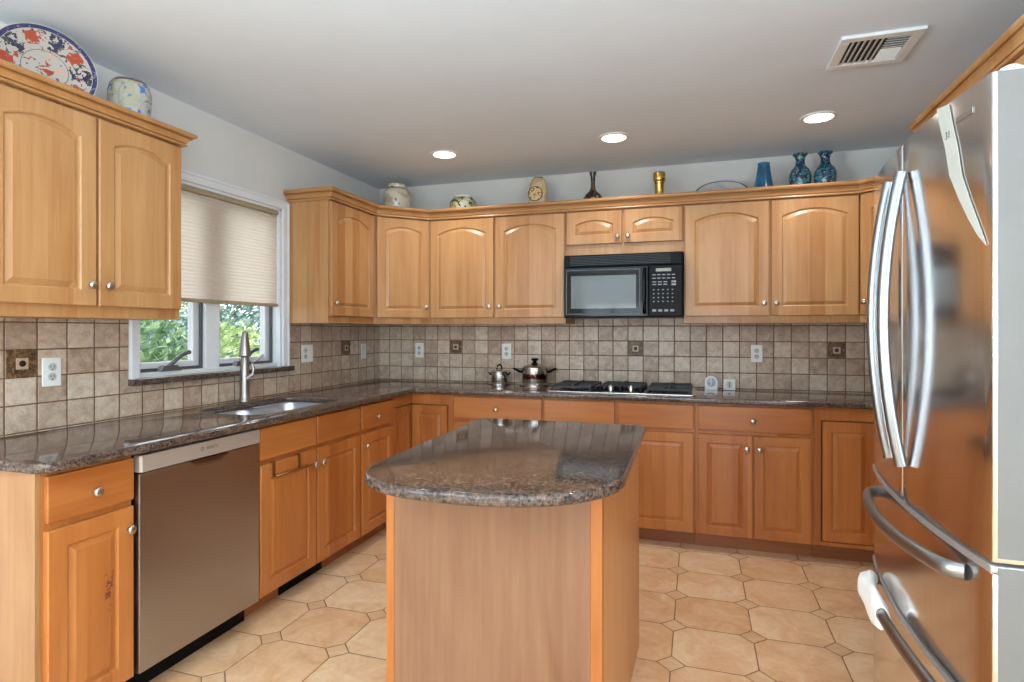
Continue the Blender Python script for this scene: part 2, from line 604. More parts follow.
# =================================================================== setting
def struct(name, mb, mat, **k):
    o = mb.build(name, mat, **k)
    o['kind'] = 'structure'
    return o
RX, RY = 4.02, -8.0
struct('floor', MB().box(-0.15, RX+0.15, RY-0.15, 0.15, -0.1, 0.0), floor_m)
struct('ceiling', MB().box(-0.15, RX+0.15, RY-0.15, 0.15, CEIL, CEIL+0.1), paint_ceil)
struct('wall_back', MB().box(-0.15, RX+0.15, 0.0, 0.15, 0, CEIL), paint_wall)
struct('wall_right', MB().box(RX, RX+0.15, -4.9, 0.0, 0, CEIL).box(RX, RX+0.15, RY, -6.5, 0, CEIL).box(RX, RX+0.15, -6.5, -4.9, 0, 0.75).box(RX, RX+0.15, -6.5, -4.9, 2.1, CEIL), paint_wall)  # opening cut out of view for the added right lamp
# left wall with the kitchen window opening and a second opening nearer the dining end
WY0, WY1, WZ0, WZ1 = -2.175, -1.185, 1.09, 2.075
SY0, SY1, SZ0, SZ1 = -6.5, -4.9, 0.75, 2.1
m = MB()
m.box(-0.15, 0, RY, SY0, 0, CEIL).box(-0.15, 0, SY1, WY0, 0, CEIL).box(-0.15, 0, WY1, 0.0, 0, CEIL)
m.box(-0.15, 0, WY0, WY1, 0, WZ0-0.03).box(-0.15, 0, WY0, WY1, WZ1, CEIL)
m.box(-0.15, 0, SY0, SY1, 0, SZ0).box(-0.15, 0, SY0, SY1, SZ1, CEIL)
struct('wall_left', m, paint_wall)
m = MB()
m.box(-0.15, 0.3, RY-0.15, RY, 0, CEIL).box(2.2, 2.6, RY-0.15, RY, 0, CEIL).box(4.1, RX+0.15, RY-0.15, RY, 0, CEIL)
m.box(0.3, 2.2, RY-0.15, RY, 0, 0.35).box(0.3, 4.1, RY-0.15, RY, 2.35, CEIL)
struct('wall_rear', m, paint_wall)

# tiled splashback: a thin slab of tile on each wall, accent tiles as its parts
CT0, CT1 = 0.884, 0.916      # worktop underside and top
UB = 1.362                   # underside of wall cabinets
sb = struct('splashback_back', MB().box(0.008, RX, -0.008, 0.0, CT1, UB+0.05), tile_back)
sl = MB()
sl.box(0, 0.008, -3.35, WY0-0.052, CT1, UB+0.05).box(0, 0.008, WY0-0.052, WY1+0.055, CT1, 1.058).box(0, 0.008, WY1+0.055, 0.0, CT1, UB+0.05)
sl = struct('splashback_left', sl, tile_left)

def accent_mat():
    t = NT('accent_tile_relief')
    n = t.noise(t.obj(), 70, 4, 0.6, 0.8)
    t.color(t.ramp(n, [(0.35, lin((58, 40, 26))), (0.5, lin((98, 70, 44))), (0.68, lin((150, 118, 82)))]))
    t.bump(n, 0.5, 0.004)
    return t.set(0.4)
accent_m = accent_mat()
accent_pale = plain('accent_pale', (186, 160, 132), 0.45, var=0.1)
accent_dark = plain('accent_boss', (34, 24, 18), 0.3, var=0.1)
def accent(parent, pos, ax):
    h = 0.0505 if ax == 'x' else 0.0545
    rz = 0 if ax == 'x' else PI/2
    o = MB().box(-h, h, -0.005, 0, -h, h, 0.002).build('accent_tile', accent_m, parent, pos, (0, 0, rz))
    MB().box(-0.022, 0.022, -0.008, -0.0045, -0.022, 0.022, 0.002).build('centre_square', accent_pale, o)
    MB().lathe([(0.0125, -0.0075), (0.012, -0.0095), (0.006, -0.012)], axis='y', n=18).build('round_boss', accent_dark, o, smooth=True)
zc = ZO+ZP*1.5
for ix in (6, 19, 31):
    accent(sb, (-0.007+0.1065*(ix+0.5), -0.008, zc), 'x')
for iy in (1, 20):
    accent(sl, (0.008, -0.3198-0.1148*(iy+0.5)+0.0, zc), 'y')

# ------------------------------------------------------------------- window
win = set_props(bpy.data.objects.new('window_1', None), kind='structure')
COL.objects.link(win)
win.location = (0, (WY0+WY1)/2, WZ0)
def W(mb, name, mat, parent=None, **k):
    """mesh given in world coordinates, parented under window_1"""
    bmesh.ops.translate(mb.bm, verts=mb.bm.verts, vec=-Vector(win.location))
    return mb.build(name, mat, parent or win, **k)
cw = 0.05
m = MB()
m.box(0.0, 0.018, WY0-cw, WY0, WZ0, WZ1+cw, 0.004).box(0.0, 0.018, WY1, WY1+cw, WZ0, WZ1+cw, 0.004).box(0.0, 0.018, WY0, WY1, WZ1, WZ1+cw, 0.004)
m.box(0.018, 0.026, WY0-cw, WY0-cw+0.014, WZ0, WZ1+cw, 0.002).box(0.018, 0.026, WY1+cw-0.014, WY1+cw, WZ0, WZ1+cw, 0.002).box(0.018, 0.026, WY0-cw, WY1+cw, WZ1+cw-0.014, WZ1+cw, 0.002)
W(m, 'casing', white_trim)
MUL = -1.695
m = MB()   # jambs, head, stool and the central mullion
m.box(-0.15, 0, WY0, WY0+0.014, WZ0, WZ1).box(-0.15, 0, WY1-0.014, WY1, WZ0, WZ1).box(-0.15, 0, WY0, WY1, WZ1-0.014, WZ1)
m.box(-0.13, -0.02, WY0, WY1, WZ0, WZ0+0.022, 0.003).box(-0.13, -0.035, MUL-0.048, MUL+0.048, WZ0+0.02, WZ1-0.01, 0.004)
W(m, 'frame', white_trim)
def sash(y0, y1):
    m = MB()
    z0, z1 = WZ0+0.024, WZ1-0.016
    f = 0.042
    m.box(-0.115, -0.075, y0, y0+f, z0, z1, 0.004).box(-0.115, -0.075, y1-f, y1, z0, z1, 0.004)
    m.box(-0.115, -0.075, y0+f, y1-f, z0, z0+f, 0.004).box(-0.115, -0.075, y0+f, y1-f, z1-f, z1, 0.004)
    s = W(m, 'sash', white_trim)
    g = MB().box(-0.097, -0.093, y0+f-0.004, y1-f+0.004, z0+f-0.004, z1-f+0.004)
    bmesh.ops.translate(g.bm, verts=g.bm.verts, vec=-Vector(win.location))
    g.build('pane', glass_m, s)
    m = MB()
    f = 0.014
    m.box(-0.066, -0.054, y0, y0+f, z0, z1).box(-0.066, -0.054, y1-f, y1, z0, z1)
    m.box(-0.066, -0.054, y0+f, y1-f, z0, z0+f).box(-0.066, -0.054, y0+f, y1-f, z1-f, z1)
    W(m, 'screen_frame', bronze_dark)
sash(WY0+0.016, MUL-0.05)
sash(MUL+0.05, WY1-0.016)
def crank(y):
    m = MB()
    m.loft([[(-0.052, y-0.062, WZ0+0.023), (-0.014, y-0.062, WZ0+0.023), (-0.014, y+0.062, WZ0+0.023), (-0.052, y+0.062, WZ0+0.023)],
            [(-0.048, y-0.04, WZ0+0.050), (-0.020, y-0.04, WZ0+0.050), (-0.020, y+0.04, WZ0+0.050), (-0.048, y+0.04, WZ0+0.050)]])
    m.tube([(-0.034, y-0.005, WZ0+0.04), (-0.026, y+0.015, WZ0+0.062), (-0.012, y+0.055, WZ0+0.098), (-0.004, y+0.082, WZ0+0.112), (-0.004, y+0.098, WZ0+0.114)], [0.013, 0.011, 0.010, 0.011, 0.011], n=10)
    W(m, 'crank_handle', bronze_dark, smooth=True)
crank(-1.975)
crank(-1.485)
ledge = struct('trim_1', MB().box(-0.02, 0.042, WY0-0.056, WY1+0.078, 1.060, 1.090, 0.006), granite_m)
ledge['label'] = 'brown granite ledge under the window'
# pleated shade
sh = thing('cellular_shade', (-0.021, MUL+0.0, 1.462), 0, 'cream pleated cellular shade pulled halfway down the window', 'window shade')
y0, y1 = WY0+0.018-MUL, WY1-0.018-MUL
m = MB()
zz, pts = 0.018, []
k = 0
while zz < 0.575:
    pts.append((0.0035 if k % 2 else 0.0, zz))
    zz += 0.0095
    k += 1
A = [m.bm.verts.new((x, y0, z)) for x, z in pts]
Bv = [m.bm.verts.new((x, y1, z)) for x, z in pts]
for i in range(len(pts)-1):
    m.bm.faces.new((A[i], A[i+1], Bv[i+1], Bv[i]))
m.build('pleated_fabric', shade_m, sh)
MB().box(-0.008, 0.014, y0, y1, 0.0, 0.02, 0.004).build('bottom_rail', shade_rail, sh)
MB().box(-0.012, 0.016, y0, y1, 0.573, 0.598, 0.004).build('head_rail', shade_rail, sh)

# glazed rear openings
def rear_window(name, x0, x1, z0, z1, n):
    w = set_props(bpy.data.objects.new(name, None), kind='structure')
    COL.objects.link(w)
    w.location = ((x0+x1)/2, RY, z0)
    hw = (x1-x0)/2
    h = z1-z0
    m = MB()
    m.box(-hw, -hw+0.05, -0.1, 0.02, 0, h).box(hw-0.05, hw, -0.1, 0.02, 0, h).box(-hw+0.05, hw-0.05, -0.1, 0.02, h-0.05, h).box(-hw+0.05, hw-0.05, -0.1, 0.02, 0, 0.05)
    for i in range(1, n):
        x = -hw+2*hw*i/n
        m.box(x-0.03, x+0.03, -0.08, 0.0, 0.05, h-0.05)
    m.build('frame', white_trim, w)
    return w
rear_window('window_2', 0.3, 2.2, 0.35, 2.35, 3)
rear_window('door_1', 2.6, 4.1, 0.0, 2.35, 2)

# ------------------------------------------------------------------- recessed lights and vent
for i, (x, y) in enumerate(CANS):
    lab = ['leftmost of the three recessed ceiling lights, above the corner cabinets',
           'middle one of three recessed ceiling lights, above the microwave side',
           'rightmost of the three recessed ceiling lights, nearest the air vent'][i]
    t = thing('recessed_light', (x, y, CEIL-0.004), 0, lab, 'ceiling light', 'recessed ceiling lights')
    MB().lathe([(0.070, 0.004), (0.073, -0.003), (0.092, -0.003), (0.095, 0.0039)], n=40, cap=False).build('trim_ring', white_trim, t, smooth=True)
    MB().lathe([(0.001, -0.0005), (0.069, -0.0005), (0.069, 0.003), (0.001, 0.003)], n=40).build('lens', lens_m, t)
vent_m = plain('vent_white', (222, 222, 220), 0.45, var=0.02)
v = thing('ceiling_vent', (3.177, -1.515, CEIL-0.014), 0, 'square white ceiling air vent with angled louvres', 'air vent')
m = MB()
S = 0.146
I = 0.108
for (a, b, c, d) in ((-S, S, -S, -I), (-S, S, I, S), (-S, -I, -I, I), (I, S, -I, I)):
    m.box(a, b, c, d, 0.0, 0.0138, 0.003)
m.build('frame', vent_m, v)
MB().box(-I, I, -I, I, 0.0115, 0.0138).build('duct', slot_dark, v)
def slat(a, b, tilt):
    m = MB()
    ax, ay = a
    bx, by = b
    dx, dy = tilt
    m.loft([[(ax, ay, 0.001), (bx, by, 0.001), (bx+dx*0.2, by+dy*0.2, 0.0), (ax+dx*0.2, ay+dy*0.2, 0.0)],
            [(ax+dx, ay+dy, 0.0112), (bx+dx, by+dy, 0.0112), (bx+dx*1.2, by+dy*1.2, 0.0105), (ax+dx*1.2, ay+dy*1.2, 0.0105)]])
    m.build('slat', vent_m, v)
for k in range(6):
    x = -I+0.008+k*0.021
    slat((x, -I+0.004), (x, I-0.004-0.028*max(0, 0)), (0.012, 0))
for k in range(5):
    y = I-0.006-k*0.020
    slat((0.026, y), (I-0.004, y), (0, -0.010))
for k in range(5):
    y = -I+0.006+k*0.020
    slat((0.026, y), (I-0.004, y), (0, 0.014))

# =================================================================== base cabinets
BH = 0.882
TOE = 0.096
def base_box(t, w, d, side_mat=wood_side):
    """carcass behind a face frame whose front is y=0"""
    MB().box(0, w, 0.0, d, TOE, BH).build('body', base_v, t)
    MB().box(0, w, 0.075, 0.095, 0.0, TOE-0.001).build('toe_kick', wood_toe, t)
FL = 0.585     # front of face frames on the left run (x)
FB = -0.560    # on the back run (y)
DZ0, DZ1, WZ_0, WZ_1 = 0.100, 0.700, 0.722, 0.868

# left run, nearest: drawer over door, finished end panel
t = thing('base_cabinet', (FL, -2.985, 0), L, 'end base cabinet left of the dishwasher, scratched door below one drawer', 'cabinet', 'base cabinets')
MB().box(0.0, 0.297, 0.0, FL-0.012, TOE, BH).build('body', base_v, t)
MB().box(0.02, 0.297, 0.075, 0.095, 0.0, TOE-0.001).build('toe_kick', wood_toe, t)
MB().box(-0.018, -0.001, -0.0, FL-0.012, 0.0, BH).build('end_panel', wood_side, t)
dr = drawer_front(t, 0.006, WZ_0, 0.287, WZ_1-WZ_0)
knob(dr, 0.143, 0.065)
dd = door(t, 0.006, DZ0, 0.287, DZ1-DZ0, arch=False, mat=base_v)
knob(dd, 0.262, 0.525)
dd.data.materials[0] = wood('shaded_maple_scuffed', 'z', SHADED_L, SHADED_D, scuff=(0.198, 0.345))

# sink base
t = thing('base_cabinet', (FL, -2.075, 0), L, 'wide sink base cabinet right of the dishwasher, two doors under blank panels', 'cabinet', 'base cabinets')
w = 0.84
MB().box(0, w, 0.0, 0.02, TOE, BH).build('face_frame', base_v, t)
MB().box(0, 0.018, 0.02, FL-0.012, TOE, BH).box(w-0.018, w, 0.02, FL-0.012, TOE, BH).box(0.018, w-0.018, 0.02, FL-0.012, TOE, TOE+0.018).build('body', wood_side, t)
MB().box(0, w, 0.075, 0.095, 0.0, TOE-0.001).build('toe_kick', wood_toe, t)
drawer_front(t, 0.008, WZ_0, 0.405, WZ_1-WZ_0, 'false_front')
drawer_front(t, 0.426, WZ_0, 0.405, WZ_1-WZ_0, 'false_front')
d1 = door(t, 0.008, DZ0, 0.405, DZ1-DZ0, arch=False, mat=base_v)
knob(d1, 0.380, 0.525)
d2 = door(t, 0.426, DZ0, 0.405, DZ1-DZ0, arch=False, mat=base_v)
knob(d2, 0.027, 0.525)
# toe space heater grille
g = thing('toe_kick_vent', (FL-0.073, -1.84, 0.0), L, 'black heater grille in the toe kick under the sink cabinet', 'vent')
m = MB().box(0, 0.345, -0.004, 0.0, 0.004, 0.088)
for k in range(7):
    m.box(0.006, 0.339, -0.008, -0.004, 0.010+k*0.011, 0.015+k*0.011)
m.build('grille', black_satin, g)
# over-door towel bar
tb = thing('towel_bar', (FL+0.0205, -1.985, 0.638), L, 'slim over-door towel bar hooked on the sink cabinet door', 'towel bar')
bar_brown = plain('wood_reflecting_bar', (150, 104, 62), 0.3, 0.8, var=0.06)  # brown tone stands for the wood mirrored in a chrome bar
for x in (0.0, 0.182):
    m = MB()
    m.box(x-0.008, x+0.008, -0.0035, -0.001, -0.004, 0.066)
    m.box(x-0.008, x+0.008, -0.0035, 0.0205, 0.0635, 0.0655)
    m.build('hook', bar_brown, tb)
MB().tube([(-0.014, -0.026, 0.0), (0.0, -0.030, 0.0), (0.255, -0.030, 0.0), (0.262, -0.026, 0.0)], 0.006, n=10).box(-0.006, 0.006, -0.028, -0.002, -0.004, 0.004).box(0.176, 0.188, -0.028, -0.002, -0.004, 0.004).build('bar', bar_brown, tb, smooth=True)

# drawer + door
t = thing('base_cabinet', (FL, -1.232, 0), L, 'narrow base cabinet between sink cabinet and corner, one drawer above one door', 'cabinet', 'base cabinets')
base_box(t, 0.395, FL-0.012)
dr = drawer_front(t, 0.006, WZ_0, 0.372, WZ_1-WZ_0)
knob(dr, 0.160, 0.065)
dd = door(t, 0.006, DZ0, 0.372, DZ1-DZ0, arch=False, mat=base_v)
knob(dd, 0.030, 0.525)

# left pie-cut corner
def pie(x0, mir, label):
    t = thing('corner_base_cabinet', (x0, 0, 0), 0, label, 'cabinet', 'base cabinets')
    s = -1 if mir else 1
    def P(pts):
        q = [(s*x, y) for x, y in pts]
        return q if s > 0 else list(reversed(q))
    y1 = -0.834
    x1 = 0.897
    MB().prism(P([(0.012, -0.012), (x1, -0.012), (x1, FB+0.02), (FL-0.02, FB+0.02), (FL-0.02, y1), (0.012, y1)]), TOE, BH).build('body', wood_dark_gap, t)
    if mir:
        MB().box(-(FL-0.021), -0.012, y1-0.004, y1-0.0005, TOE, BH).build('end_panel', base_v, t)
    m = MB()
    def bx(xa, xb, ya, yb, za, zb):
        m.box(min(s*xa, s*xb), max(s*xa, s*xb), ya, yb, za, zb, 0.001)
    zt = 0.806
    bx(FL-0.02, FL, y1, FB, zt, BH)            # top rails
    bx(FL, x1, FB, FB+0.02, zt, BH)
    bx(FL-0.02, FL, y1, FB, TOE, 0.118)        # bottom rails
    bx(FL, x1, FB, FB+0.02, TOE, 0.118)
    bx(FL-0.02, FL, y1, y1+0.034, 0.118, zt)   # stiles
    bx(x1-0.034, x1, FB, FB+0.02, 0.118, zt)
    m.build('face_frame', base_v, t)
    m = MB()
    m.box(min(s*0.51, s*0.49), max(s*0.51, s*0.49), y1, FB+0.075, 0, TOE-0.001)
    m.box(min(s*0.51, s*x1), max(s*0.51, s*x1), FB+0.075, FB+0.095, 0, TOE-0.001)
    m.build('toe_kick', wood_toe, t)
    h = 0.800-0.122
    wl = (FB-0.004)-(y1+0.038)
    wb = x1-0.040-FL-0.006
    if not mir:
        o = door(t, 0, 0, wl, h, arch=False, mat=base_v, name='door', stile=0.045, rail=0.055)
        o.location = (FL-0.016, y1+0.038, 0.122)
        o.rotation_euler = (0, 0, L)
        o = door(t, FL+0.004, 0.122, wb, h, arch=False, mat=base_v, name='door', y=FB+0.016, stile=0.045, rail=0.055)
    else:
        o = door(t, -(FL+0.004+wb), 0.122, wb, h, arch=False, mat=base_v, name='door', y=FB+0.016, stile=0.045, rail=0.055)
        o = door(t, 0, 0, wl, h, arch=False, mat=base_v, name='door', stile=0.045, rail=0.055)
        o.location = (-(FL-0.016), FB-0.004, 0.122)
        o.rotation_euler = (0, 0, Rt)
    return t
pie(0.0, False, 'corner base cabinet with folding inset door where the left and back runs meet')
pie(RX, True, 'corner base cabinet with inset door beside the refrigerator')

# back run
t = thing('drawer_cabinet', (0.899, FB, 0), Bk, 'stack of drawers behind the island, left of the cooktop cabinet', 'cabinet', 'base cabinets')
w = 0.636
base_box(t, w, -FB-0.012)
for z0, z1 in ((WZ_0, WZ_1), (0.418, 0.700), (0.100, 0.396)):
    dr = drawer_front(t, 0.010, z0, w-0.018, z1-z0)
    knob(dr, (w-0.018)/2, (z1-z0)/2-0.005)
t = thing('base_cabinet', (1.537, FB, 0), Bk, 'wide base cabinet under the gas cooktop with two blank panels', 'cabinet', 'base cabinets')
w = 0.938
base_box(t, w, -FB-0.012)
drawer_front(t, 0.008, WZ_0, 0.452, WZ_1-WZ_0, 'false_front')
drawer_front(t, 0.482, WZ_0, 0.448, WZ_1-WZ_0, 'false_front')
d1 = door(t, 0.008, DZ0, 0.452, DZ1-DZ0, arch=False, mat=base_v)
knob(d1, 0.424, 0.525)
d2 = door(t, 0.482, DZ0, 0.448, DZ1-DZ0, arch=False, mat=base_v)
t = thing('base_cabinet', (2.478, FB, 0), Bk, 'base cabinet right of the cooktop, one wide drawer above two knobbed doors', 'cabinet', 'base cabinets')
w = 0.642
base_box(t, w, -FB-0.012)
dr = drawer_front(t, 0.014, WZ_0, 0.614, WZ_1-WZ_0)
knob(dr, 0.305, 0.066)
d1 = door(t, 0.014, DZ0, 0.303, DZ1-DZ0, arch=False, mat=base_v, stile=0.052)
knob(d1, 0.272, 0.523)
d2 = door(t, 0.325, DZ0, 0.303, DZ1-DZ0, arch=False, mat=base_v, stile=0.052)
knob(d2, 0.030, 0.523)

# ------------------------------------------------------------------- worktop (one continuous slab)
WX, WYB = 0.634, -0.607
outer = []
r = 0.05
for i in range(7):
    a = -PI/2 + PI/2*i/6
    outer.append((WX-r+r*math.cos(a), -3.012+r+r*math.sin(a)))
outer = [(0.0, -3.012)] + outer
for i in range(5):      # inner corner, small radius
    a = PI - PI/2*i/4
    outer.append((WX+0.02+0.02*math.cos(a), WYB-0.02+0.02*math.sin(a)))
XR = RX-WX
for i in range(5):
    a = PI/2 - PI/2*i/4
    outer.append((XR-0.02+0.02*math.cos(a), WYB-0.02+0.02*math.sin(a)))
outer += [(XR, -1.36), (RX-0.001, -1.36), (RX-0.001, -0.009), (0.009, -0.009), (0.009, -1.0)]
outer = [(0.009, -3.012)] + outer[1:]
hole = rrect(0.105, 0.535, -2.0, -1.275, 0.11, 8)
wt = curve_plate('worktop', outer, [hole], CT0, CT1, granite_m, bev=0.009)
set_props(wt, 'dark brown polished granite worktop wrapping the walls, with sink cutout', 'worktop')

# ------------------------------------------------------------------- sink, faucet
sk = thing('kitchen_sink', (0.32, -1.6375, 0.70), 0, 'double bowl stainless steel sink set under the worktop by the window', 'sink')
def W2(x, y): return (x-0.32, y+1.6375)
def bowl(x0, x1, y0, y1, name):
    rings = []
    for ins, z, r in ((-0.004, 0.1805, 0.085), (0.0, 0.172, 0.08), (0.004, 0.05, 0.075), (0.02, 0.016, 0.07), (0.05, 0.006, 0.06), (0.13, 0.003, 0.03)):
        rings.append([(*W2(x, y), z) for x, y in rrect(x0+ins, x1-ins, y0+ins, y1-ins, r, 6)])
    m = MB()
    m.loft(rings, cap0=False)
    out = [[(x, y, z-0.003) for x, y, z in rg] for rg in reversed(rings)]
    o = m.build(name, steel_sink, sk, smooth=True)
    cx, cy = (x0+x1)/2-0.32, (y0+y1)/2+1.6375
    MB().lathe([(0.042, 0.003), (0.042, 0.006), (0.034, 0.007), (0.030, 0.004), (0.002, 0.004)], (cx, cy, 0.0005), n=24).build('drain', chrome, o, smooth=True)
bowl(0.110, 0.530, -1.992, -1.655, 'bowl')
bowl(0.110, 0.530, -1.620, -1.283, 'bowl')
m = curve_plate('rim', [W2(x, y) for x, y in rrect(0.085, 0.555, -2.02, -1.255, 0.11, 8)],
                [[W2(x, y) for x, y in rrect(0.112, 0.528, -1.990, -1.657, 0.08, 6)], [W2(x, y) for x, y in rrect(0.112, 0.528, -1.618, -1.285, 0.08, 6)]],
                0.1795, 0.1835, steel_sink, bev=0.001, parent=sk)

fc = thing('faucet', (0.050, -1.552, CT1), 0, 'brushed nickel pull-out kitchen faucet standing behind the sink', 'faucet')
MB().lathe([(0.031, 0), (0.031, 0.006), (0.027, 0.012), (0.0262, 0.05), (0.0250, 0.15), (0.0225, 0.245), (0.020, 0.25)], n=28).build('body', faucet_m, fc, smooth=True)
MB().lathe([(0.030, 0.2505), (0.0325, 0.254), (0.0325, 0.262), (0.0275, 0.30), (0.0205, 0.36), (0.0155, 0.388), (0.012, 0.396), (0.004, 0.399)], n=28).build('spray_head', faucet_m, fc, smooth=True, angle=50)
m = MB()
m.tube([(0.012, 0.0, 0.125), (0.036, 0.006, 0.142), (0.046, 0.010, 0.152)], [0.017, 0.015, 0.012], n=14)
m.tube([(0.046, 0.010, 0.150), (0.050, 0.012, 0.185), (0.040, 0.010, 0.212), (0.046, 0.012, 0.222), (0.075, 0.022, 0.238), (0.098, 0.032, 0.262)], [0.009, 0.008, 0.008, 0.0085, 0.0075, 0.006], n=12)
m.build('lever', faucet_m, fc, smooth=True)

# ------------------------------------------------------------------- dishwasher
t = thing('dishwasher', (FL, -2.682, 0), L, 'stainless steel dishwasher built in between two base cabinets', 'dishwasher')
w = 0.600
MB().box(0.004, w-0.004, 0.0, 0.55, 0.09, 0.878).build('body', black_satin, t)
m = MB()
m.box(0.004, w-0.004, -0.026, -0.001, 0.100, 0.806, 0.003)
m.build('door', steel_dw, t)
m = MB()
m.prism([(0.004, -0.001), (0.004, -0.026), (0.010, -0.034), (w-0.010, -0.034), (w-0.004, -0.026), (w-0.004, -0.001)], 0.811, 0.872, 0.003)
cs = m.build('control_strip', steel_dw_strip, t)
m = MB()   # scooped pocket under the strip: half-round lip
N = 16
rings = []
for yy, zz, sc in ((-0.0265, 0.806, 1.0), (-0.034, 0.806, 1.0), (-0.034, 0.800, 0.9), (-0.0265, 0.786, 0.75)):
    rings.append([(0.315+0.095*sc*math.cos(PI*i/N), yy, zz - 0.012*sc*math.sin(PI*i/N)) for i in range(N+1)])
m.loft(rings)
m.build('handle_pocket', plain('pocket_shadow', (120, 100, 88), 0.3, 1.0, var=0), t, smooth=True)
MB().box(0.004, w-0.004, 0.055, 0.075, 0.0, 0.092).build('toe_panel', black_satin, t)
# the maker's mark on the strip
def text_mesh(txt, size, depth, mat, name, parent, loc, rot, align='CENTER'):
    cd = bpy.data.curves.new(name, 'FONT')
    cd.body = txt
    cd.size = size
    cd.extrude = depth
    cd.align_x = align
    cd.align_y = 'CENTER'
    tmp = bpy.data.objects.new('tmp', cd)
    COL.objects.link(tmp)
    bpy.context.view_layer.update()
    me = bpy.data.meshes.new_from_object(tmp.evaluated_get(bpy.context.evaluated_depsgraph_get()))
    bpy.data.objects.remove(tmp)
    me.materials.clear()
    me.materials.append(mat)
    o = bpy.data.objects.new(name, me)
    COL.objects.link(o)
    o.parent = parent
    o.location = loc
    o.rotation_euler = rot
    return o
text_mesh('BOSCH', 0.017, 0.0003, dark_print, 'logo', cs, (0.322, -0.0342, 0.845), (PI/2, 0, 0))
MB().lathe([(0.0075, -0.0339), (0.0075, -0.0345), (0.0055, -0.0345), (0.0055, -0.0339)], (0.272, 0, 0.845), 'y', 20, cap=False).build('emblem', dark_print, cs)

# =================================================================== wall cabinets
UT = 2.125        # top of carcass
UF = 0.310        # carcass depth
DB, DT = 1.406, 2.118
def upper(loc, rz, w, label, doors, z0=UB, db=DB, d=UF, group='wall cabinets', kn=None, name='wall_cabinet'):
    t = thing(name, (loc[0], loc[1], z0), rz, label, 'cabinet', group)
    MB().box(0.0, w, 0.0, d-0.001, 0.0, UT-z0).build('body', wood_v, t)
    for i, (x, ww) in enumerate(doors):
        dd = door(t, x, db-z0, ww, DT-db, arch=True, y=0.0)
        if kn:
            kx = kn[i]
            knob(dd, 0.028 if kx == 'l' else ww-0.028, 0.078 if z0 < 1.5 else 0.045)
    return t
# left of the window: two doors
t = upper((UF, -2.995, 0), L, 0.765, 'double wall cabinet left of the window, platter standing on top', [(0.006, 0.371), (0.387, 0.371)], kn='rl')
# left wall beyond the window
t = upper((UF, -1.140, 0), L, 0.535, 'single-door wall cabinet just right of the window', [(0.010, 0.500)], kn='l')
# diagonal corners
def diagonal(xw, mir, label):
    s = -1 if mir else 1
    t = thing('corner_wall_cabinet', (xw, 0, UB), 0, label, 'cabinet', 'wall cabinets')
    pts = [(0.009, -0.009), (0.61, -0.009), (0.61, -UF), (UF, -0.602), (0.009, -0.602)]
    q = [(s*x, y) for x, y in pts]
    MB().prism(q if s < 0 else list(reversed(q)), 0, UT-UB).build('body', wood_v, t)
    a = Vector((s*UF, -0.602, 0))
    b = Vector((s*0.61, -UF, 0))
    if mir: a, b = b, a
    dvec = (b-a)
    ang = math.atan2(dvec.y, dvec.x)
    Ln = dvec.length
    o = door(t, 0, 0, Ln-0.034, DT-DB, arch=True)
    u = dvec.normalized()
    o.location = a+u*0.017+Vector((0, 0, DB-UB))
    o.rotation_euler = (0, 0, ang)
    knob(o, Ln-0.034-0.028 if not mir else 0.028, 0.078)
    return t
diagonal(0.0, False, 'diagonal corner wall cabinet between left and back walls, jar on top')
diagonal(RX, True, 'diagonal corner wall cabinet next to the refrigerator top')
upper((0.612, -UF, 0), Bk, 1.016, 'double wall cabinet left of the microwave', [(0.004, 0.492), (0.514, 0.495)], kn='rl')
upper((2.408, -UF, 0), Bk, 1.000, 'double wall cabinet right of the microwave, blue vases on top', [(0.006, 0.497), (0.517, 0.477)], kn='rl')
upper((1.630, -UF, 0), Bk, 0.776, 'short double wall cabinet above the microwave', [(0.006, 0.376), (0.394, 0.376)], z0=1.822, db=1.896, kn='rl')
# tall cabinet and the cabinet over the refrigerator on the right wall
t = thing('tall_cabinet', (3.41, -1.38, 0), Rt, 'tall wooden cabinet mostly hidden behind the refrigerator', 'cabinet')
MB().box(0, 0.72, 0.0, 0.605, TOE, UT).build('body', wood_v, t)
MB().box(0, 0.72, 0.075, 0.095, 0, TOE-0.001).build('toe_kick', wood_toe, t)
door(t, 0.006, 0.10, 0.705, 1.20, arch=False)
door(t, 0.006, 1.32, 0.705, DT-1.32, arch=True)
t = thing('over_fridge_cabinet', (3.41, -2.102, 1.83), Rt, 'wooden cabinet above the refrigerator, under the right crown moulding', 'cabinet')
MB().box(0, 0.95, 0.0, 0.605, 0, UT-1.83).build('body', wood_v, t)
door(t, 0.008, 0.02, 0.460, DT-1.85, arch=True)
door(t, 0.480, 0.02, 0.460, DT-1.85, arch=True)

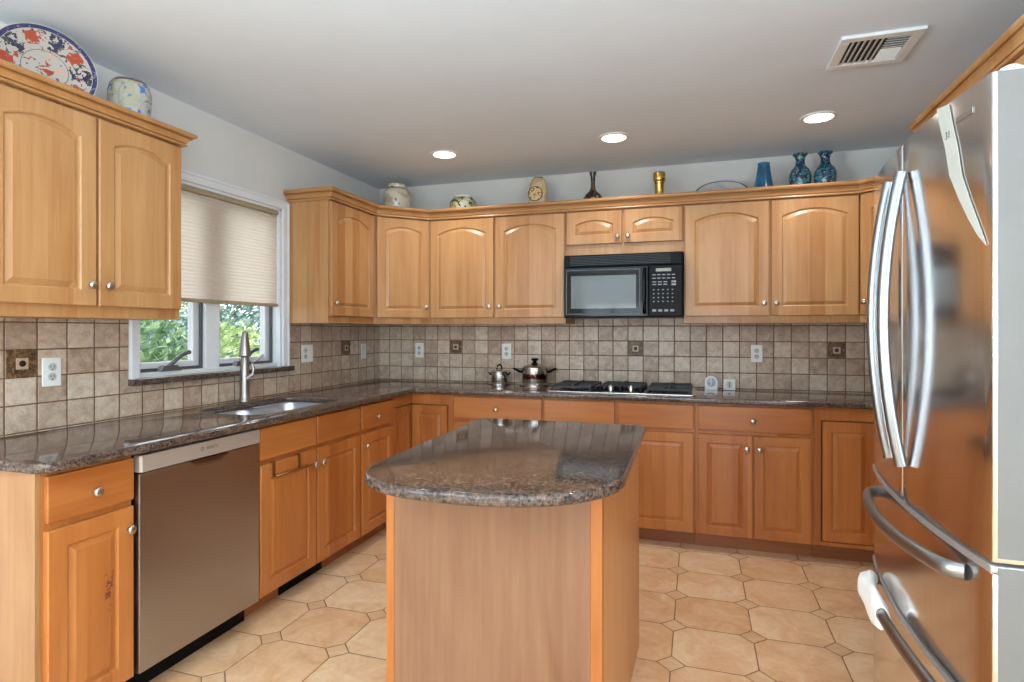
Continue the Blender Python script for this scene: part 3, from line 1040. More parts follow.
# ------------------------------------------------------------------- crown mouldings
CP = [(0.0, 0.0), (0.010, 0.0), (0.012, 0.004), (0.010, 0.010), (0.001, 0.011), (0.001, 0.0145), (0.010, 0.016), (0.013, 0.024), (0.020, 0.033), (0.028, 0.0375),
      (0.017, 0.0385), (0.017, 0.0425), (0.032, 0.044), (0.038, 0.049), (0.0405, 0.056), (0.038, 0.062), (0.033, 0.066), (-0.018, 0.066), (-0.018, 0.0)]
crown_wood = wood('honey_maple_crown', 'x', HONEY_L, HONEY_D, plank=2.0, pv=0.0)
def crown(path, label, z=UT+0.0002, hs=1.1):
    """path walked with the outside on the right hand"""
    P = [Vector((x, y)) for x, y in path]
    rings = []
    for i, p in enumerate(P):
        def nrm(a, b):
            d = (b-a).normalized()
            return Vector((d.y, -d.x))
        if i == 0: n = nrm(P[0], P[1]); sc = 1
        elif i == len(P)-1: n = nrm(P[-2], P[-1]); sc = 1
        else:
            n1, n2 = nrm(P[i-1], p), nrm(p, P[i+1])
            n = (n1+n2).normalized()
            sc = 1/max(0.3, n.dot(n1))
        rings.append([(p.x+n.x*o*sc, p.y+n.y*o*sc, h*hs) for o, h in CP])
    base = Vector((P[0].x, P[0].y, z))
    t = MB()
    t.loft([[(x-base.x, y-base.y, h) for x, y, h in r] for r in rings])
    o = t.build('crown_molding', crown_wood, None, base)
    return set_props(o, label, 'crown moulding', 'wooden crown mouldings')
E1 = 0.0015
crown([(UF+E1+0.019, -2.995), (UF+E1+0.019, -2.2285), (0.012, -2.2285)], 'wooden crown moulding along the cabinet left of the window', hs=0.88)
crown([(0.012, -1.1415), (UF+E1+0.019, -1.1415), (UF+E1+0.019, -0.610), (0.618, -UF-E1-0.019), (RX-0.618, -UF-E1-0.019), (RX-UF-E1-0.019, -0.610)],
      'long wooden crown moulding over corner and back wall cabinets, vases above it')
crown([(RX-0.01, -1.3785), (3.41-E1-0.019, -1.3785), (3.41-E1-0.019, -3.055)], 'wooden crown moulding on the right wall above the refrigerator')

# =================================================================== microwave
t = thing('microwave', (1.634, -0.385, 1.400), Bk, 'black over-the-range microwave under the short wall cabinet', 'microwave')
w, h = 0.768, 0.418
MB().box(0, w, 0.0, 0.374, 0.0, h, 0.004).build('body', black_satin, t)
m = MB()
m.box(0.004, w-0.004, -0.022, -0.001, h-0.082, h-0.002, 0.004)
gr = m.build('vent_panel', black_satin, t)
m = MB()
for k in range(6):
    z = h-0.070+k*0.0105
    m.box(0.045, w-0.075, -0.0275, -0.0218, z, z+0.0045)
m.build('vent_slat', plain('black_slat', (58, 60, 64), 0.3, spec=0.2, var=0), gr)
DW = 0.555
m = MB()
m.box(0.004, DW, -0.024, -0.001, 0.006, h-0.086, 0.004)
dr = m.build('door', black_gloss, t)
fr = MB()
for (a, b, c, d) in ((0.018, 0.505, 0.020, 0.026), (0.018, 0.505, h-0.108, h-0.102), (0.018, 0.024, 0.026, h-0.108), (0.499, 0.505, 0.026, h-0.108)):
    fr.box(a, b, -0.0255, -0.0238, c, d)
fr.build('door_trim', plain('dark_trim', (54, 56, 60), 0.3, var=0), dr)
mw_glass = plain('smoked_window', (104, 114, 116), 0.06, 0.0, 0.5, var=0)
MB().box(0.052, 0.478, -0.0252, -0.0236, 0.060, h-0.142).build('window', mw_glass, dr)
m = MB()
m.tube([(0.532, -0.026, 0.028), (0.532, -0.044, 0.045), (0.532, -0.050, 0.10), (0.532, -0.050, h-0.19), (0.532, -0.044, h-0.125), (0.532, -0.026, h-0.105)], 0.013, 0.010, n=14)
m.build('handle', black_gloss, dr, smooth=True)
m = MB()
m.box(DW+0.004, w-0.004, -0.024, -0.001, 0.006, h-0.086, 0.004)
cp = m.build('control_panel', black_satin, t)
MB().box(DW+0.048, DW+0.142, -0.0255, -0.0236, h-0.126, h-0.106).build('display', lcd_m, cp)
x0 = DW+0.026
def button(xa, xb, za, zb):
    MB().box(xa, xb, -0.025, -0.0236, za, zb).build('button', grey_print, cp)
for r_ in range(2):
    for c_ in range(5):
        button(x0+c_*0.030, x0+c_*0.030+0.020, h-0.150-r_*0.022, h-0.144-r_*0.022)
for r_ in range(2):
    for c_ in range(3):
        button(x0+c_*0.034, x0+c_*0.034+0.024, h-0.196-r_*0.016, h-0.190-r_*0.016)
button(x0+0.118, x0+0.146, h-0.198, h-0.186)
button(x0+0.118, x0+0.146, h-0.216, h-0.204)
for r_ in range(4):
    for c_ in range(5):
        button(x0+0.004+c_*0.029, x0+0.013+c_*0.029, h-0.246-r_*0.025, h-0.240-r_*0.025)
for c_ in range(4):
    button(x0+c_*0.037, x0+c_*0.037+0.024, 0.036, 0.050)

# =================================================================== cooktop
t = thing('gas_cooktop', (2.015, -0.300, CT1), 0, 'black gas cooktop with cast iron grates set in the worktop', 'cooktop')
ck = curve_plate('pan', rrect(-0.462, 0.462, -0.262, 0.232, 0.02, 4), [], 0.0005, 0.010, steel('cooktop_edge', (180, 176, 172), 0.25, 'x'), 0.003, t)
curve_plate('black_deck', rrect(-0.448, 0.448, -0.246, 0.218, 0.015, 4), [], 0.0102, 0.0125, black_gloss, 0.0008, t)
def burner(x, y, r):
    o = MB().lathe([(r+0.014, 0.0128), (r+0.014, 0.018), (r+0.004, 0.022), (r, 0.026), (r*0.98, 0.032), (r*0.6, 0.036), (0.002, 0.0365)], (x, y, 0), n=24).build('burner', black_iron, t, smooth=True)
for x, y, r in ((-0.31, 0.11, 0.04), (-0.31, -0.12, 0.032), (0.31, 0.11, 0.032), (0.31, -0.12, 0.04), (0.0, 0.075, 0.05)):
    burner(x, y, r)
def grate(x0, x1, y0, y1):
    m = MB()
    zt = 0.040
    b = 0.006
    for y in (y0, (y0+y1)/2, y1):
        m.box(x0, x1, y-b, y+b, zt-0.014, zt, 0.002)
    for x in (x0, x1):
        m.box(x-b, x+b, y0, y1, zt-0.014, zt, 0.002)
    xm = (x0+x1)/2
    for (ya, yb) in ((y0, (y0+y1)/2), ((y0+y1)/2, y1)):
        ym = (ya+yb)/2
        m.box(xm-b, xm+b, ya+0.006, ym-0.028, zt-0.012, zt+0.006, 0.002).box(xm-b, xm+b, ym+0.028, yb-0.006, zt-0.012, zt+0.006, 0.002)
        m.box(x0+0.006, xm-0.030, ym-b, ym+b, zt-0.012, zt+0.006, 0.002).box(xm+0.030, x1-0.006, ym-b, ym+b, zt-0.012, zt+0.006, 0.002)
    for x in (x0, x1):
        for y in (y0, y1):
            m.box(x-0.009, x+0.009, y-0.009, y+0.009, 0.0128, zt-0.012, 0.002)
    m.build('grate', black_iron, t)
grate(-0.435, -0.180, -0.225, 0.205)
grate(0.180, 0.435, -0.225, 0.205)
grate(-0.135, 0.135, -0.035, 0.205)
for i in range(5):
    x = -0.13+i*0.065
    y = -0.135+0.03*(abs(i-2) == 1)
    o = MB().lathe([(0.021, 0.0128), (0.021, 0.030), (0.018, 0.036), (0.002, 0.037)], (x, y, 0), n=20).box(x-0.003, x+0.003, y-0.018, y+0.018, 0.0365, 0.043).build('knob', nickel if i in (1, 3) else black_satin, t, smooth=True)

# ------------------------------------------------------------------- pots
pot_band = None
def pot_mat():
    tt = NT('pot_side_steel')
    x, y, z = tt.xyz(tt.obj())
    ang = tt.math('ARCTAN2', y, x)
    wv = tt.noise(tt.comb(tt.math('MULTIPLY', ang, 6.0), tt.math('MULTIPLY', z, 55.0), 0.0), 1.0, 3, 0.6)
    band = tt.math('MULTIPLY', tt.math('GREATER_THAN', z, 0.045), tt.math('LESS_THAN', z, 0.078))
    f = tt.math('MULTIPLY', band, tt.math('GREATER_THAN', wv, 0.42))
    tt.color(tt.mix(f, lin((214, 210, 206)), lin((96, 36, 30))))
    return tt.set(0.24, 1.0)
t = thing('stockpot', (1.366, -0.155, CT1), 0.25, 'large stainless steel stockpot with dark handles, left of the cooktop', 'pot')
MB().lathe([(0.108, 0.0), (0.112, 0.003), (0.112, 0.008), (0.002, 0.009)], n=36).build('trivet', steel_pan, t, smooth=True)
MB().lathe([(0.070, 0.010), (0.088, 0.012), (0.092, 0.018), (0.092, 0.106), (0.094, 0.108), (0.094, 0.112), (0.088, 0.112)], n=40).build('pan_body', pot_mat(), t, smooth=True)
ld = MB().lathe([(0.095, 0.1125), (0.095, 0.117), (0.088, 0.124), (0.060, 0.134), (0.025, 0.139), (0.002, 0.140)], n=40).build('lid', steel_pan, t, smooth=True)
MB().lathe([(0.026, 0.1395), (0.028, 0.143), (0.016, 0.147), (0.012, 0.156), (0.026, 0.165), (0.028, 0.172), (0.020, 0.177), (0.002, 0.178)], n=24).build('lid_knob', black_satin, ld, smooth=True)
for s in (-1, 1):
    m = MB()
    m.tube([(s*0.090, 0.0, 0.088), (s*0.112, 0.0, 0.092), (s*0.140, 0.0, 0.106), (s*0.158, 0.0, 0.109)], [0.020, 0.017, 0.015, 0.012], [0.010, 0.009, 0.008, 0.006], n=12)
    m.build('handle', black_satin, t, smooth=True)
t.scale = (1, 1, 1.12)
t = thing('saucepan', (1.083, -0.120, CT1), 0.1, 'small stainless steel saucepan with lid, left of the stockpot', 'pot')
MB().lathe([(0.078, 0.0), (0.081, 0.002), (0.081, 0.006), (0.002, 0.007)], n=32).build('trivet', steel_pan, t, smooth=True)
MB().lathe([(0.050, 0.008), (0.060, 0.010), (0.063, 0.016), (0.063, 0.074), (0.066, 0.077), (0.061, 0.079)], n=36).build('pan_body', steel_pan, t, smooth=True)
ld = MB().lathe([(0.066, 0.0795), (0.066, 0.083), (0.050, 0.090), (0.002, 0.094)], n=36).build('lid', steel_pan, t, smooth=True)
m = MB()
m.tube([(0.021*math.cos(a), 0, 0.0955+0.030*math.sin(a)) for a in [PI*i/10 for i in range(11)]], 0.0055, n=10)
m.build('lid_handle', black_satin, ld, smooth=True)
for s in (-1, 1):
    m = MB()
    m.tube([(s*0.062, 0, 0.060), (s*0.074, 0, 0.066), (s*0.086, 0, 0.074)], [0.012, 0.011, 0.009], [0.007, 0.006, 0.005], n=10)
    m.build('handle', black_satin, t, smooth=True)

t.scale = (0.95, 0.95, 1.15)
# ------------------------------------------------------------------- kitchen timers
t = thing('kitchen_timer', (2.578, -0.065, CT1), 0, 'white round-topped dial timer right of the cooktop', 'timer', 'kitchen timers')
prof = [(-0.041, 0.0), (0.041, 0.0)] + [(0.041*math.cos(PI*i/14), 0.050+0.041*math.sin(PI*i/14)) for i in range(15)]
m = MB()
m.loft([[(x, y, z) for x, z in prof] for y in (-0.016, 0.016)])
m.build('case', white_plastic, t)
dl = MB().lathe([(0.029, -0.0165), (0.029, -0.020), (0.024, -0.023), (0.002, -0.024)], (0, 0, 0.050), 'y', 28).build('dial', plain('dial_grey', (176, 182, 194), 0.35, var=0.05), t, smooth=True)
MB().box(-0.003, 0.003, -0.030, -0.0235, 0.028, 0.074, 0.001).build('grip', white_plastic, dl)
t = thing('kitchen_timer', (2.694, -0.065, CT1), 0, 'square cream timer beside the round-topped timer', 'timer', 'kitchen timers')
MB().box(-0.038, 0.038, -0.016, 0.016, 0.0, 0.074, 0.004).build('case', white_plastic, t)
dl = MB().lathe([(0.024, -0.0165), (0.024, -0.019), (0.002, -0.020)], (0, 0, 0.036), 'y', 26).build('dial', plain('dial_cream', (214, 214, 202), 0.4, var=0.03), t, smooth=True)
MB().box(-0.004, 0.004, -0.025, -0.0195, 0.016, 0.054, 0.001).build('grip', plain('grip_grey', (120, 122, 120), 0.4, var=0), dl)

# ------------------------------------------------------------------- outlets and switches
def outlet(pos, rz, label, kind='outlet', w=0.072):
    nm = 'wall_outlet' if kind == 'outlet' else 'light_switch'
    t = thing(nm, pos, rz, label, 'outlet' if kind == 'outlet' else 'switch', 'white outlets and switches on the tiles')
    h = 0.116
    MB().box(-w/2, w/2, -0.006, -0.0002, -h/2, h/2, 0.0025).build('cover_plate', white_plastic, t)
    n = max(1, round(w/0.06))
    for k in range(n):
        cx = (k-(n-1)/2)*0.046
        if kind == 'outlet' or (kind == 'mixed' and k == 0):
            for zz in (-0.0195, 0.0195):
                o = MB().lathe([(0.0165, -0.0061), (0.0165, -0.0078), (0.0155, -0.0082), (0.002, -0.0082)], (cx, 0, zz), 'y', 20).build('socket', socket_m, t)
                MB().box(cx-0.0075, cx-0.0050, -0.0086, -0.0080, zz-0.002, zz+0.007).box(cx+0.0050, cx+0.0075, -0.0086, -0.0080, zz-0.002, zz+0.006).box(cx-0.0022, cx+0.0022, -0.0086, -0.0080, zz-0.0115, zz-0.007).build('slots', slot_dark, o)
        elif kind == 'gfci':
            pass
        else:
            MB().box(cx-0.0165, cx+0.0165, -0.0085, -0.0058, -0.0335, 0.0335, 0.0015).build('rocker', white_plastic, t)
    return t
oy = -0.0081
outlet((0.370, oy, 1.157), 0, 'white wall outlet on back tiles nearest the left corner')
outlet((1.103, oy, 1.157), 0, 'white wall outlet on the tiles above the small saucepan')
outlet((2.869, oy, 1.160), 0, 'white wall outlet on the tiles to the right of the timers')
outlet((0.0081, -2.564, 1.148), L, 'white wall outlet on left tiles near the front end')
outlet((0.0081, -0.945, 1.163), L, 'wide white double switch plate on left tiles right of the window', 'mixed', 0.118)
outlet((0.0081, -0.252, 1.155), L, 'white rocker switch on left tiles near the back corner', 'switch')

# =================================================================== island
ICX, IA = 1.920, 0.362
pts = []
for i in range(41):
    a = PI + PI*i/40
    k = 2/2.7 if math.cos(a) < 0 else 2/2.05      # fuller curve on the sink side
    pts.append((IA*math.copysign(abs(math.cos(a))**k, math.cos(a)), -2.625-0.285*abs(math.sin(a))**k))
def corner(cx, cy, r, a0, n=5):
    return [(cx+r*math.cos(a0+PI/2*i/n), cy+r*math.sin(a0+PI/2*i/n)) for i in range(n+1)]
pts = pts + corner(IA-0.02, -1.735-0.02, 0.02, 0) + corner(-IA+0.02, -1.735-0.02, 0.02, PI/2)
IR = Matrix.Rotation(math.radians(1.0), 2)
ip = [tuple(IR @ Vector((x, y+2.2)) + Vector((ICX, -2.2))) for x, y in pts]
it = curve_plate('island_worktop', ip, [], CT0-0.001, CT1-0.001, granite_m, bev=0.011)
set_props(it, 'polished brown granite slab with rounded end on the island', 'worktop')
t = thing('island_cabinet', (ICX, -2.20, 0), 0, 'free-standing wooden island cabinet with flat pale front panel', 'cabinet')
t.rotation_euler.z = math.radians(-1.0)
t.location.x = 1.916
hx = 0.334
y0, y1 = -2.652+2.20, -1.752+2.20
TH = BH-0.0005
MB().box(-hx+0.012, hx-0.012, y0+0.008, y1-0.008, 0.0, TH).build('body', wood_side, t)
MB().box(-hx+0.028, hx-0.034, y0, y0+0.0075, 0.0, TH).build('front_panel', wood_pale, t)
MB().box(-hx, -hx+0.0275, y0-0.002, y0+0.028, 0.0, TH, 0.002).build('corner_post', base_v, t)
MB().box(hx-0.0335, hx, y0-0.002, y0+0.028, 0.0, TH, 0.002).build('corner_post', base_v, t)
MB().box(hx-0.0115, hx-0.001, y0+0.0285, y1, 0.0, TH, 0.001).build('side_panel', wood('island_side_veneer', 'z', (208, 148, 94), (186, 120, 70), plank=0.5, pv=0.05), t)
MB().box(-hx+0.001, -hx+0.0115, y0+0.0285, y1, 0.0, TH, 0.001).build('side_panel', wood_v, t)

# =================================================================== refrigerator
th = math.radians(-90-1.87)
FO = Vector((2.975, -2.565, 0))
fr = thing('refrigerator', FO, th, 'stainless steel french door refrigerator with two bottom drawers', 'refrigerator')
Rm = Matrix.Rotation(-th, 3, 'Z')
def F(x, y, z):
    p = Rm @ (Vector((x, y, 0))-Vector((FO.x, FO.y, 0)))
    return Vector((p.x, p.y, z))
HWF = 0.4275
def yf(x): return 0.169*x*x
def slab(x0, x1, z0, z1, name, mat, back=0.068, rl=0.006, rr=0.006, off=0.0, parent=None):
    pts = []
    n = 18
    if rl > 0:
        for i in range(5):
            a = PI + (PI/2)*i/4
            pts.append((x0+rl+rl*math.cos(a), yf(x0+rl)+rl+rl*math.sin(a)))
    else: pts.append((x0, yf(x0)))
    for i in range(1, n):
        x = x0+rl+(x1-rr-x0-rl)*i/n
        pts.append((x, yf(x)))
    for i in range(5):
        a = -PI/2 + (PI/2)*i/4
        pts.append((x1-rr+rr*math.cos(a), yf(x1-rr)+rr+rr*math.sin(a)))
    pts += [(x1, yf(x1)+back), (x0, yf(x0)+back)]
    pts = [(x, y-off) for x, y in pts]
    m = MB().prism(pts, z0, z1, min(0.0035, (z1-z0)*0.25))
    return m.build(name, mat, parent or fr, smooth=True, angle=28)
G = 0.003
slab(-HWF, -G, 0.898, 1.778, 'door', steel_mirror)
dnear = slab(G, HWF, 0.898, 1.778, 'door', steel_mirror)
dq = slab(-HWF, HWF, 0.612, 0.878, 'drawer', steel_mirror)
lip = plain('ceiling_lit_lip', (186, 183, 180), 0.38, 0.7, var=0)  # colour brightened for ceiling light a tilted bevel would catch
slab(-HWF, HWF, 0.8785, 0.8925, 'top_trim', lip, off=0.0025, parent=dq)
dq = slab(-HWF, HWF, 0.065, 0.592, 'drawer', steel_mirror)
slab(-HWF, HWF, 0.5925, 0.6065, 'top_trim', lip, off=0.0025, parent=dq)
side_grey = plain('satin_grey_side', (112, 108, 103), 0.4, var=0.03, scale=8)
for par, z0, z1 in ((dnear, 0.907, 1.776), (None, 0.62, 0.890), (None, 0.067, 0.600)):
    q = MB().box(HWF-0.0002, HWF+0.0006, yf(HWF)+0.0070, yf(HWF)+0.067, z0, z1)
    q.build('side_panel', side_grey, par or [o for o in fr.children if o.name.startswith('drawer')][0 if z0 > 0.5 else 1])
MB().box(-HWF+0.006, HWF-0.006, 0.110, 0.80, 0.03, 1.752, 0.004).build('body', steel_side, fr)
MB().box(-HWF+0.02, HWF-0.02, 0.055, 0.109, 0.05, 1.765).build('gasket', black_satin, fr)
MB().box(-HWF+0.03, HWF-0.03, 0.08, 0.11, 0.0, 0.05).build('kick_plate', black_satin, fr)
for s in (-1, 1):
    x = s*(HWF-0.05)
    MB().box(x-0.04, x+0.04, yf(HWF)+0.016, 0.20, 1.7785, 1.786, 0.002).lathe([(0.014, 1.785), (0.014, 1.790), (0.010, 1.793)], (x+s*0.022, yf(HWF)+0.038, 0), n=16).build('hinge_cap', plain('hinge_grey', (168, 176, 184), 0.4, var=0), fr)
# handles of the two doors: bowed bars
def vhandle(x, off, z0, z1):
    pts, n = [], 26
    for i in range(n+1):
        u = i/n
        k = 1-(2*u-1)**2
        pts.append((x+off*k*0.0, yf(x)-0.0135-0.038*k, z0+(z1-z0)*u))
    m = MB().tube(pts, 0.0135, 0.0125, n=16, up=(1, 0, 0))
    return m
doors = [o for o in fr.children if o.name.startswith('door')]
vhandle(-0.062, 0, 0.985, 1.698).build('handle', steel_bar, doors[0], smooth=True, angle=50)
vhandle(0.045, 0, 0.985, 1.698).build('handle', steel_bar, doors[1], smooth=True, angle=50)
drawers = [o for o in fr.children if o.name.startswith('drawer')]
def spline(P, n=8):
    out = []
    for i in range(len(P)-1):
        p0, p1, p2, p3 = P[max(i-1, 0)], P[i], P[i+1], P[min(i+2, len(P)-1)]
        for k in range(n):
            u = k/n
            out.append(0.5*((2*p1)+(p2-p0)*u+(2*p0-5*p1+4*p2-p3)*u*u+(3*p1-p0-3*p2+p3)*u**3))
    out.append(P[-1])
    return out
def hhandle(W3, z):
    P = [F(x, y, z) for x, y in W3]
    for p in (P[0], P[-1]):
        p.y = yf(p.x)-0.001
    return spline(P)
hp = hhandle([(2.99, -2.300), (2.955, -2.345), (2.932, -2.45), (2.917, -2.58), (2.918, -2.70), (2.934, -2.81), (2.955, -2.885), (2.99, -2.905)], 0.846)
MB().tube(hp, 0.0125, 0.0165, n=16).build('handle', steel_bar, drawers[0], smooth=True, angle=50)
lp = hhandle([(2.99, -2.270), (2.955, -2.33), (2.945, -2.45), (2.940, -2.6), (2.943, -2.74), (2.950, -2.86), (2.962, -2.905), (2.99, -2.915)], 0.580)
MB().tube(lp, 0.0125, 0.0165, n=16).build('handle', steel_bar, drawers[1], smooth=True, angle=50)
# maker's plate, upper corner of the near door
b = MB()
b.box(-0.030, 0.030, -0.0012, 0.0, -0.006, 0.006, 0.0005)
pl = F(2.985, -2.902, 0)
b.build('badge', nickel, doors[1], (pl.x, yf(pl.x)-0.0004, 1.731), (0, 0, math.atan(0.338*pl.x)))
# pale door reflection, modelled as a thin solid strip on the near door
st_pts = [(-2.818, 1.7765, 0.027), (-2.832, 1.735, 0.027), (-2.855, 1.68, 0.025), (-2.872, 1.62, 0.024), (-2.905, 1.565, 0.020), (-2.935, 1.52, 0.016), (-2.960, 1.485, 0.011), (-2.972, 1.470, 0.006)]
st = thing('reflection_strip', FO, th, 'pale reflection streak modelled on the refrigerator door near its top corner', 'reflection')
m = MB()
rings = []
for y, z, hw in st_pts:
    c = F(2.985, y, 0).x
    rings.append([(c-hw, yf(c-hw)-0.0018, z+0.008), (c+hw, yf(c+hw)-0.0018, z-0.002), (c+hw, yf(c+hw)-0.0028, z-0.002), (c-hw, yf(c-hw)-0.0028, z+0.008)])
m.loft(rings)
m.build('strip', reflection_pale, st)
c = F(2.985, -2.842, 0).x
text_mesh('31', 0.022, 0.0002, dark_print, 'print', st, (c, yf(c)-0.0033, 1.712), (PI/2, 0, math.atan(0.338*c)))

# white cloth wrapped round the lower drawer handle
tw = thing('hand_towel', FO, th, 'white cloth wrapped around the lower refrigerator drawer handle', 'towel')
seg = lp[4:21]
m = MB()
rings = []
rt = random.Random(2)
for i, p in enumerate(seg):
    a = seg[min(i+1, len(seg)-1)]-seg[max(i-1, 0)]
    a.normalize()
    side = a.cross(Vector((0, 0, 1))).normalized()
    u = i/(len(seg)-1)
    R0 = 0.026+0.010*math.sin(u*PI)+0.004*math.sin(u*9)
    ring = []
    for k in range(20):
        g = 2*PI*k/20
        rr_ = R0*(1+0.10*math.sin(3*g+u*5)+0.05*math.sin(5*g-u*8))
        ring.append(p+side*(rr_*math.cos(g)*0.62)+Vector((0, 0, 1))*(rr_*math.sin(g)*1.15-0.006*u))
    rings.append(ring)
inner = []
for i, p in enumerate(seg):
    a = seg[min(i+1, len(seg)-1)]-seg[max(i-1, 0)]
    a.normalize()
    side = a.cross(Vector((0, 0, 1))).normalized()
    inner.append([p+side*(0.0135*math.cos(2*PI*k/20))+Vector((0, 0, 1))*(0.0178*math.sin(2*PI*k/20)) for k in range(20)])
m.loft(rings+list(reversed(inner))+[rings[0]], cap0=False, cap1=False)
bmesh.ops.remove_doubles(m.bm, verts=m.bm.verts, dist=0.00001)
m.build('cloth', cloth_white, tw, smooth=True, angle=60)

# =================================================================== ornaments on the cabinets
def painted(name, base, cols, scale, thr=0.56, zlo=None, rough=0.2, rim=None, rimz=None):
    tt = NT(name)
    p = tt.obj()
    c = lin(base)
    for i, (col, th_) in enumerate(cols):
        q = tt.vmath('ADD', p, (i*3.7, i*1.9, i*5.3))
        n = tt.noise(q, scale*(1+0.22*i), 2, 0.5, 0.5)
        f = tt.math('GREATER_THAN', n, th_)
        c = tt.mix(f, c, lin(col))
    if rim is not None:
        x, y, z = tt.xyz(p)
        for (za, zb) in rimz:
            f = tt.math('MULTIPLY', tt.math('GREATER_THAN', z, za), tt.math('LESS_THAN', z, zb))
            c = tt.mix(f, c, lin(rim))
    tt.color(c)
    return tt.set(rough, 0, 0.5, 0.2)
def orn(name, x, y, z, label, cat, group='ornaments on top of the cabinets'):
    return thing(name, (x, y, z), 0, label, cat, group)
CTOP = UT+0.0005
# Imari platter leaning
def plate_mat():
    tt = NT('imari_pattern')
    x, y, z = tt.xyz(tt.obj())
    r = tt.math('SQRT', tt.math('ADD', tt.math('MULTIPLY', x, x), tt.math('MULTIPLY', y, y)))
    a = tt.math('ARCTAN2', y, x)
    c = lin((172, 162, 152))
    def spots(c, col, n, seed, thr, lo, hi):
        q = tt.vmath('ADD', tt.obj(), (seed, seed*2.1, 0))
        f = tt.math('MULTIPLY', tt.math('GREATER_THAN', tt.noise(q, n, 2, 0.55, 0.7), thr), tt.math('MULTIPLY', tt.math('GREATER_THAN', r, lo), tt.math('LESS_THAN', r, hi)))
        return tt.mix(f, c, lin(col))
    six = tt.math('COSINE', tt.math('MULTIPLY', a, 5.0))
    wob = tt.math('MULTIPLY', tt.math('SUBTRACT', tt.noise(tt.obj(), 62, 3), 0.5), 3.4)
    blue = tt.math('MULTIPLY', tt.math('GREATER_THAN', tt.math('ADD', six, wob), 0.72), tt.math('MULTIPLY', tt.math('GREATER_THAN', r, 0.088), tt.math('LESS_THAN', r, 0.156)))
    c = tt.mix(blue, c, lin((38, 38, 66)))
    c = spots(c, (60, 66, 62), 46, 1.3, 0.60, 0.08, 0.156)
    fl = tt.math('MULTIPLY', tt.math('LESS_THAN', tt.math('ADD', six, wob), -0.55), tt.math('MULTIPLY', tt.math('GREATER_THAN', r, 0.100), tt.math('LESS_THAN', r, 0.148)))
    c = tt.mix(fl, c, lin((160, 62, 36)))
    c = spots(c, (150, 66, 40), 40, 6.1, 0.64, 0.0, 0.15)
    c = spots(c, (150, 60, 38), 26, 2.2, 0.50, 0.0, 0.030)
    c = spots(c, (70, 72, 96), 38, 9.4, 0.64, 0.0, 0.072)
    c = spots(c, (206, 150, 120), 30, 4.4, 0.62, 0.0, 0.070)
    ring = tt.math('LESS_THAN', tt.math('ABSOLUTE', tt.math('SUBTRACT', r, 0.078)), 0.0016)
    c = tt.mix(ring, c, lin((120, 100, 96)))
    edge = tt.math('GREATER_THAN', r, 0.158)
    ec = tt.mix(tt.math('GREATER_THAN', tt.noise(tt.obj(), 70, 2), 0.6), lin((42, 46, 86)), lin((104, 100, 120)))
    c = tt.mix(edge, c, ec)
    c = tt.mix(tt.math('GREATER_THAN', r, 0.1735), c, lin((190, 180, 168)))
    tt.color(c)
    return tt.set(0.15, 0, 0.5, 0.3)
t = orn('platter', 0.182, -2.703, CTOP, 'large round painted platter in navy, orange and white on the left cabinet', 'platter')
m = MB()
lean = math.radians(82)
t.rotation_euler.z = math.radians(-25)
M = Matrix.Translation((0, 0, 0.1595)) @ Matrix.Rotation(PI/2, 4, 'Z') @ Matrix.Rotation(lean, 4, 'X') @ Matrix.Diagonal((0.905, 0.905, 0.905, 1))
prof = [(0.001, 0.0), (0.09, 0.0), (0.105, 0.004), (0.150, 0.016), (0.176, 0.022), (0.177, 0.019), (0.150, 0.010), (0.105, -0.004), (0.085, -0.006), (0.001, -0.005)]
o = MB().lathe(prof, n=64).build('plate', plate_mat(), t, smooth=True)
o.matrix_local = M

t = orn('ginger_jar', 0.175, -2.357, CTOP, 'pale jar painted with a blue flower on the left cabinet end', 'jar')
MB().lathe([(0.052, 0), (0.056, 0.004), (0.066, 0.04), (0.076, 0.10), (0.081, 0.155), (0.081, 0.20), (0.074, 0.232), (0.060, 0.250), (0.046, 0.256), (0.044, 0.250)], n=40).build('pot_body', painted('jar_flowers', (178, 172, 148), [((146, 150, 126), 0.58), ((188, 184, 176), 0.52), ((84, 128, 190), 0.60), ((168, 66, 66), 0.69), ((70, 76, 60), 0.71)], 22, rim=(96, 78, 72), rimz=[(0.236, 0.247)]), t, smooth=True)
t = orn('ginger_jar', 0.345, -0.330, CTOP, 'cream jar with ribbed sides on the left corner cabinet', 'jar')
MB().lathe([(0.060, 0), (0.064, 0.004), (0.084, 0.06), (0.098, 0.13), (0.102, 0.175), (0.098, 0.215), (0.082, 0.243), (0.062, 0.254), (0.062, 0.264), (0.066, 0.272), (0.062, 0.281), (0.002, 0.286)], n=44).build('pot_body', painted('jar_ribs', (214, 204, 182), [((188, 170, 138), 0.58), ((92, 84, 74), 0.68)], 12, rim=(172, 138, 86), rimz=[(0.236, 0.250)]), t, smooth=True)
t = orn('ceramic_bowl', 0.820, -0.190, CTOP, 'round bowl with green and violet flowers, right of the cream jar', 'bowl')
MB().lathe([(0.050, 0), (0.055, 0.004), (0.090, 0.04), (0.104, 0.085), (0.106, 0.112), (0.098, 0.148), (0.080, 0.172), (0.066, 0.178), (0.066, 0.192), (0.062, 0.192), (0.060, 0.176)], n=44).build('pot_body', painted('bowl_flowers', (216, 212, 190), [((74, 92, 50), 0.55), ((190, 170, 92), 0.6), ((116, 98, 158), 0.64), ((40, 44, 36), 0.66)], 26, rim=(232, 228, 216), rimz=[(0.178, 0.2)]), t, smooth=True)
t = orn('oval_vase', 1.412, -0.235, CTOP, 'tan oval vase with a round carved medallion', 'vase')
tan = painted('tan_glaze', (206, 186, 146), [((190, 166, 124), 0.55)], 9, rim=(126, 84, 60), rimz=[(0.266, 0.30)])
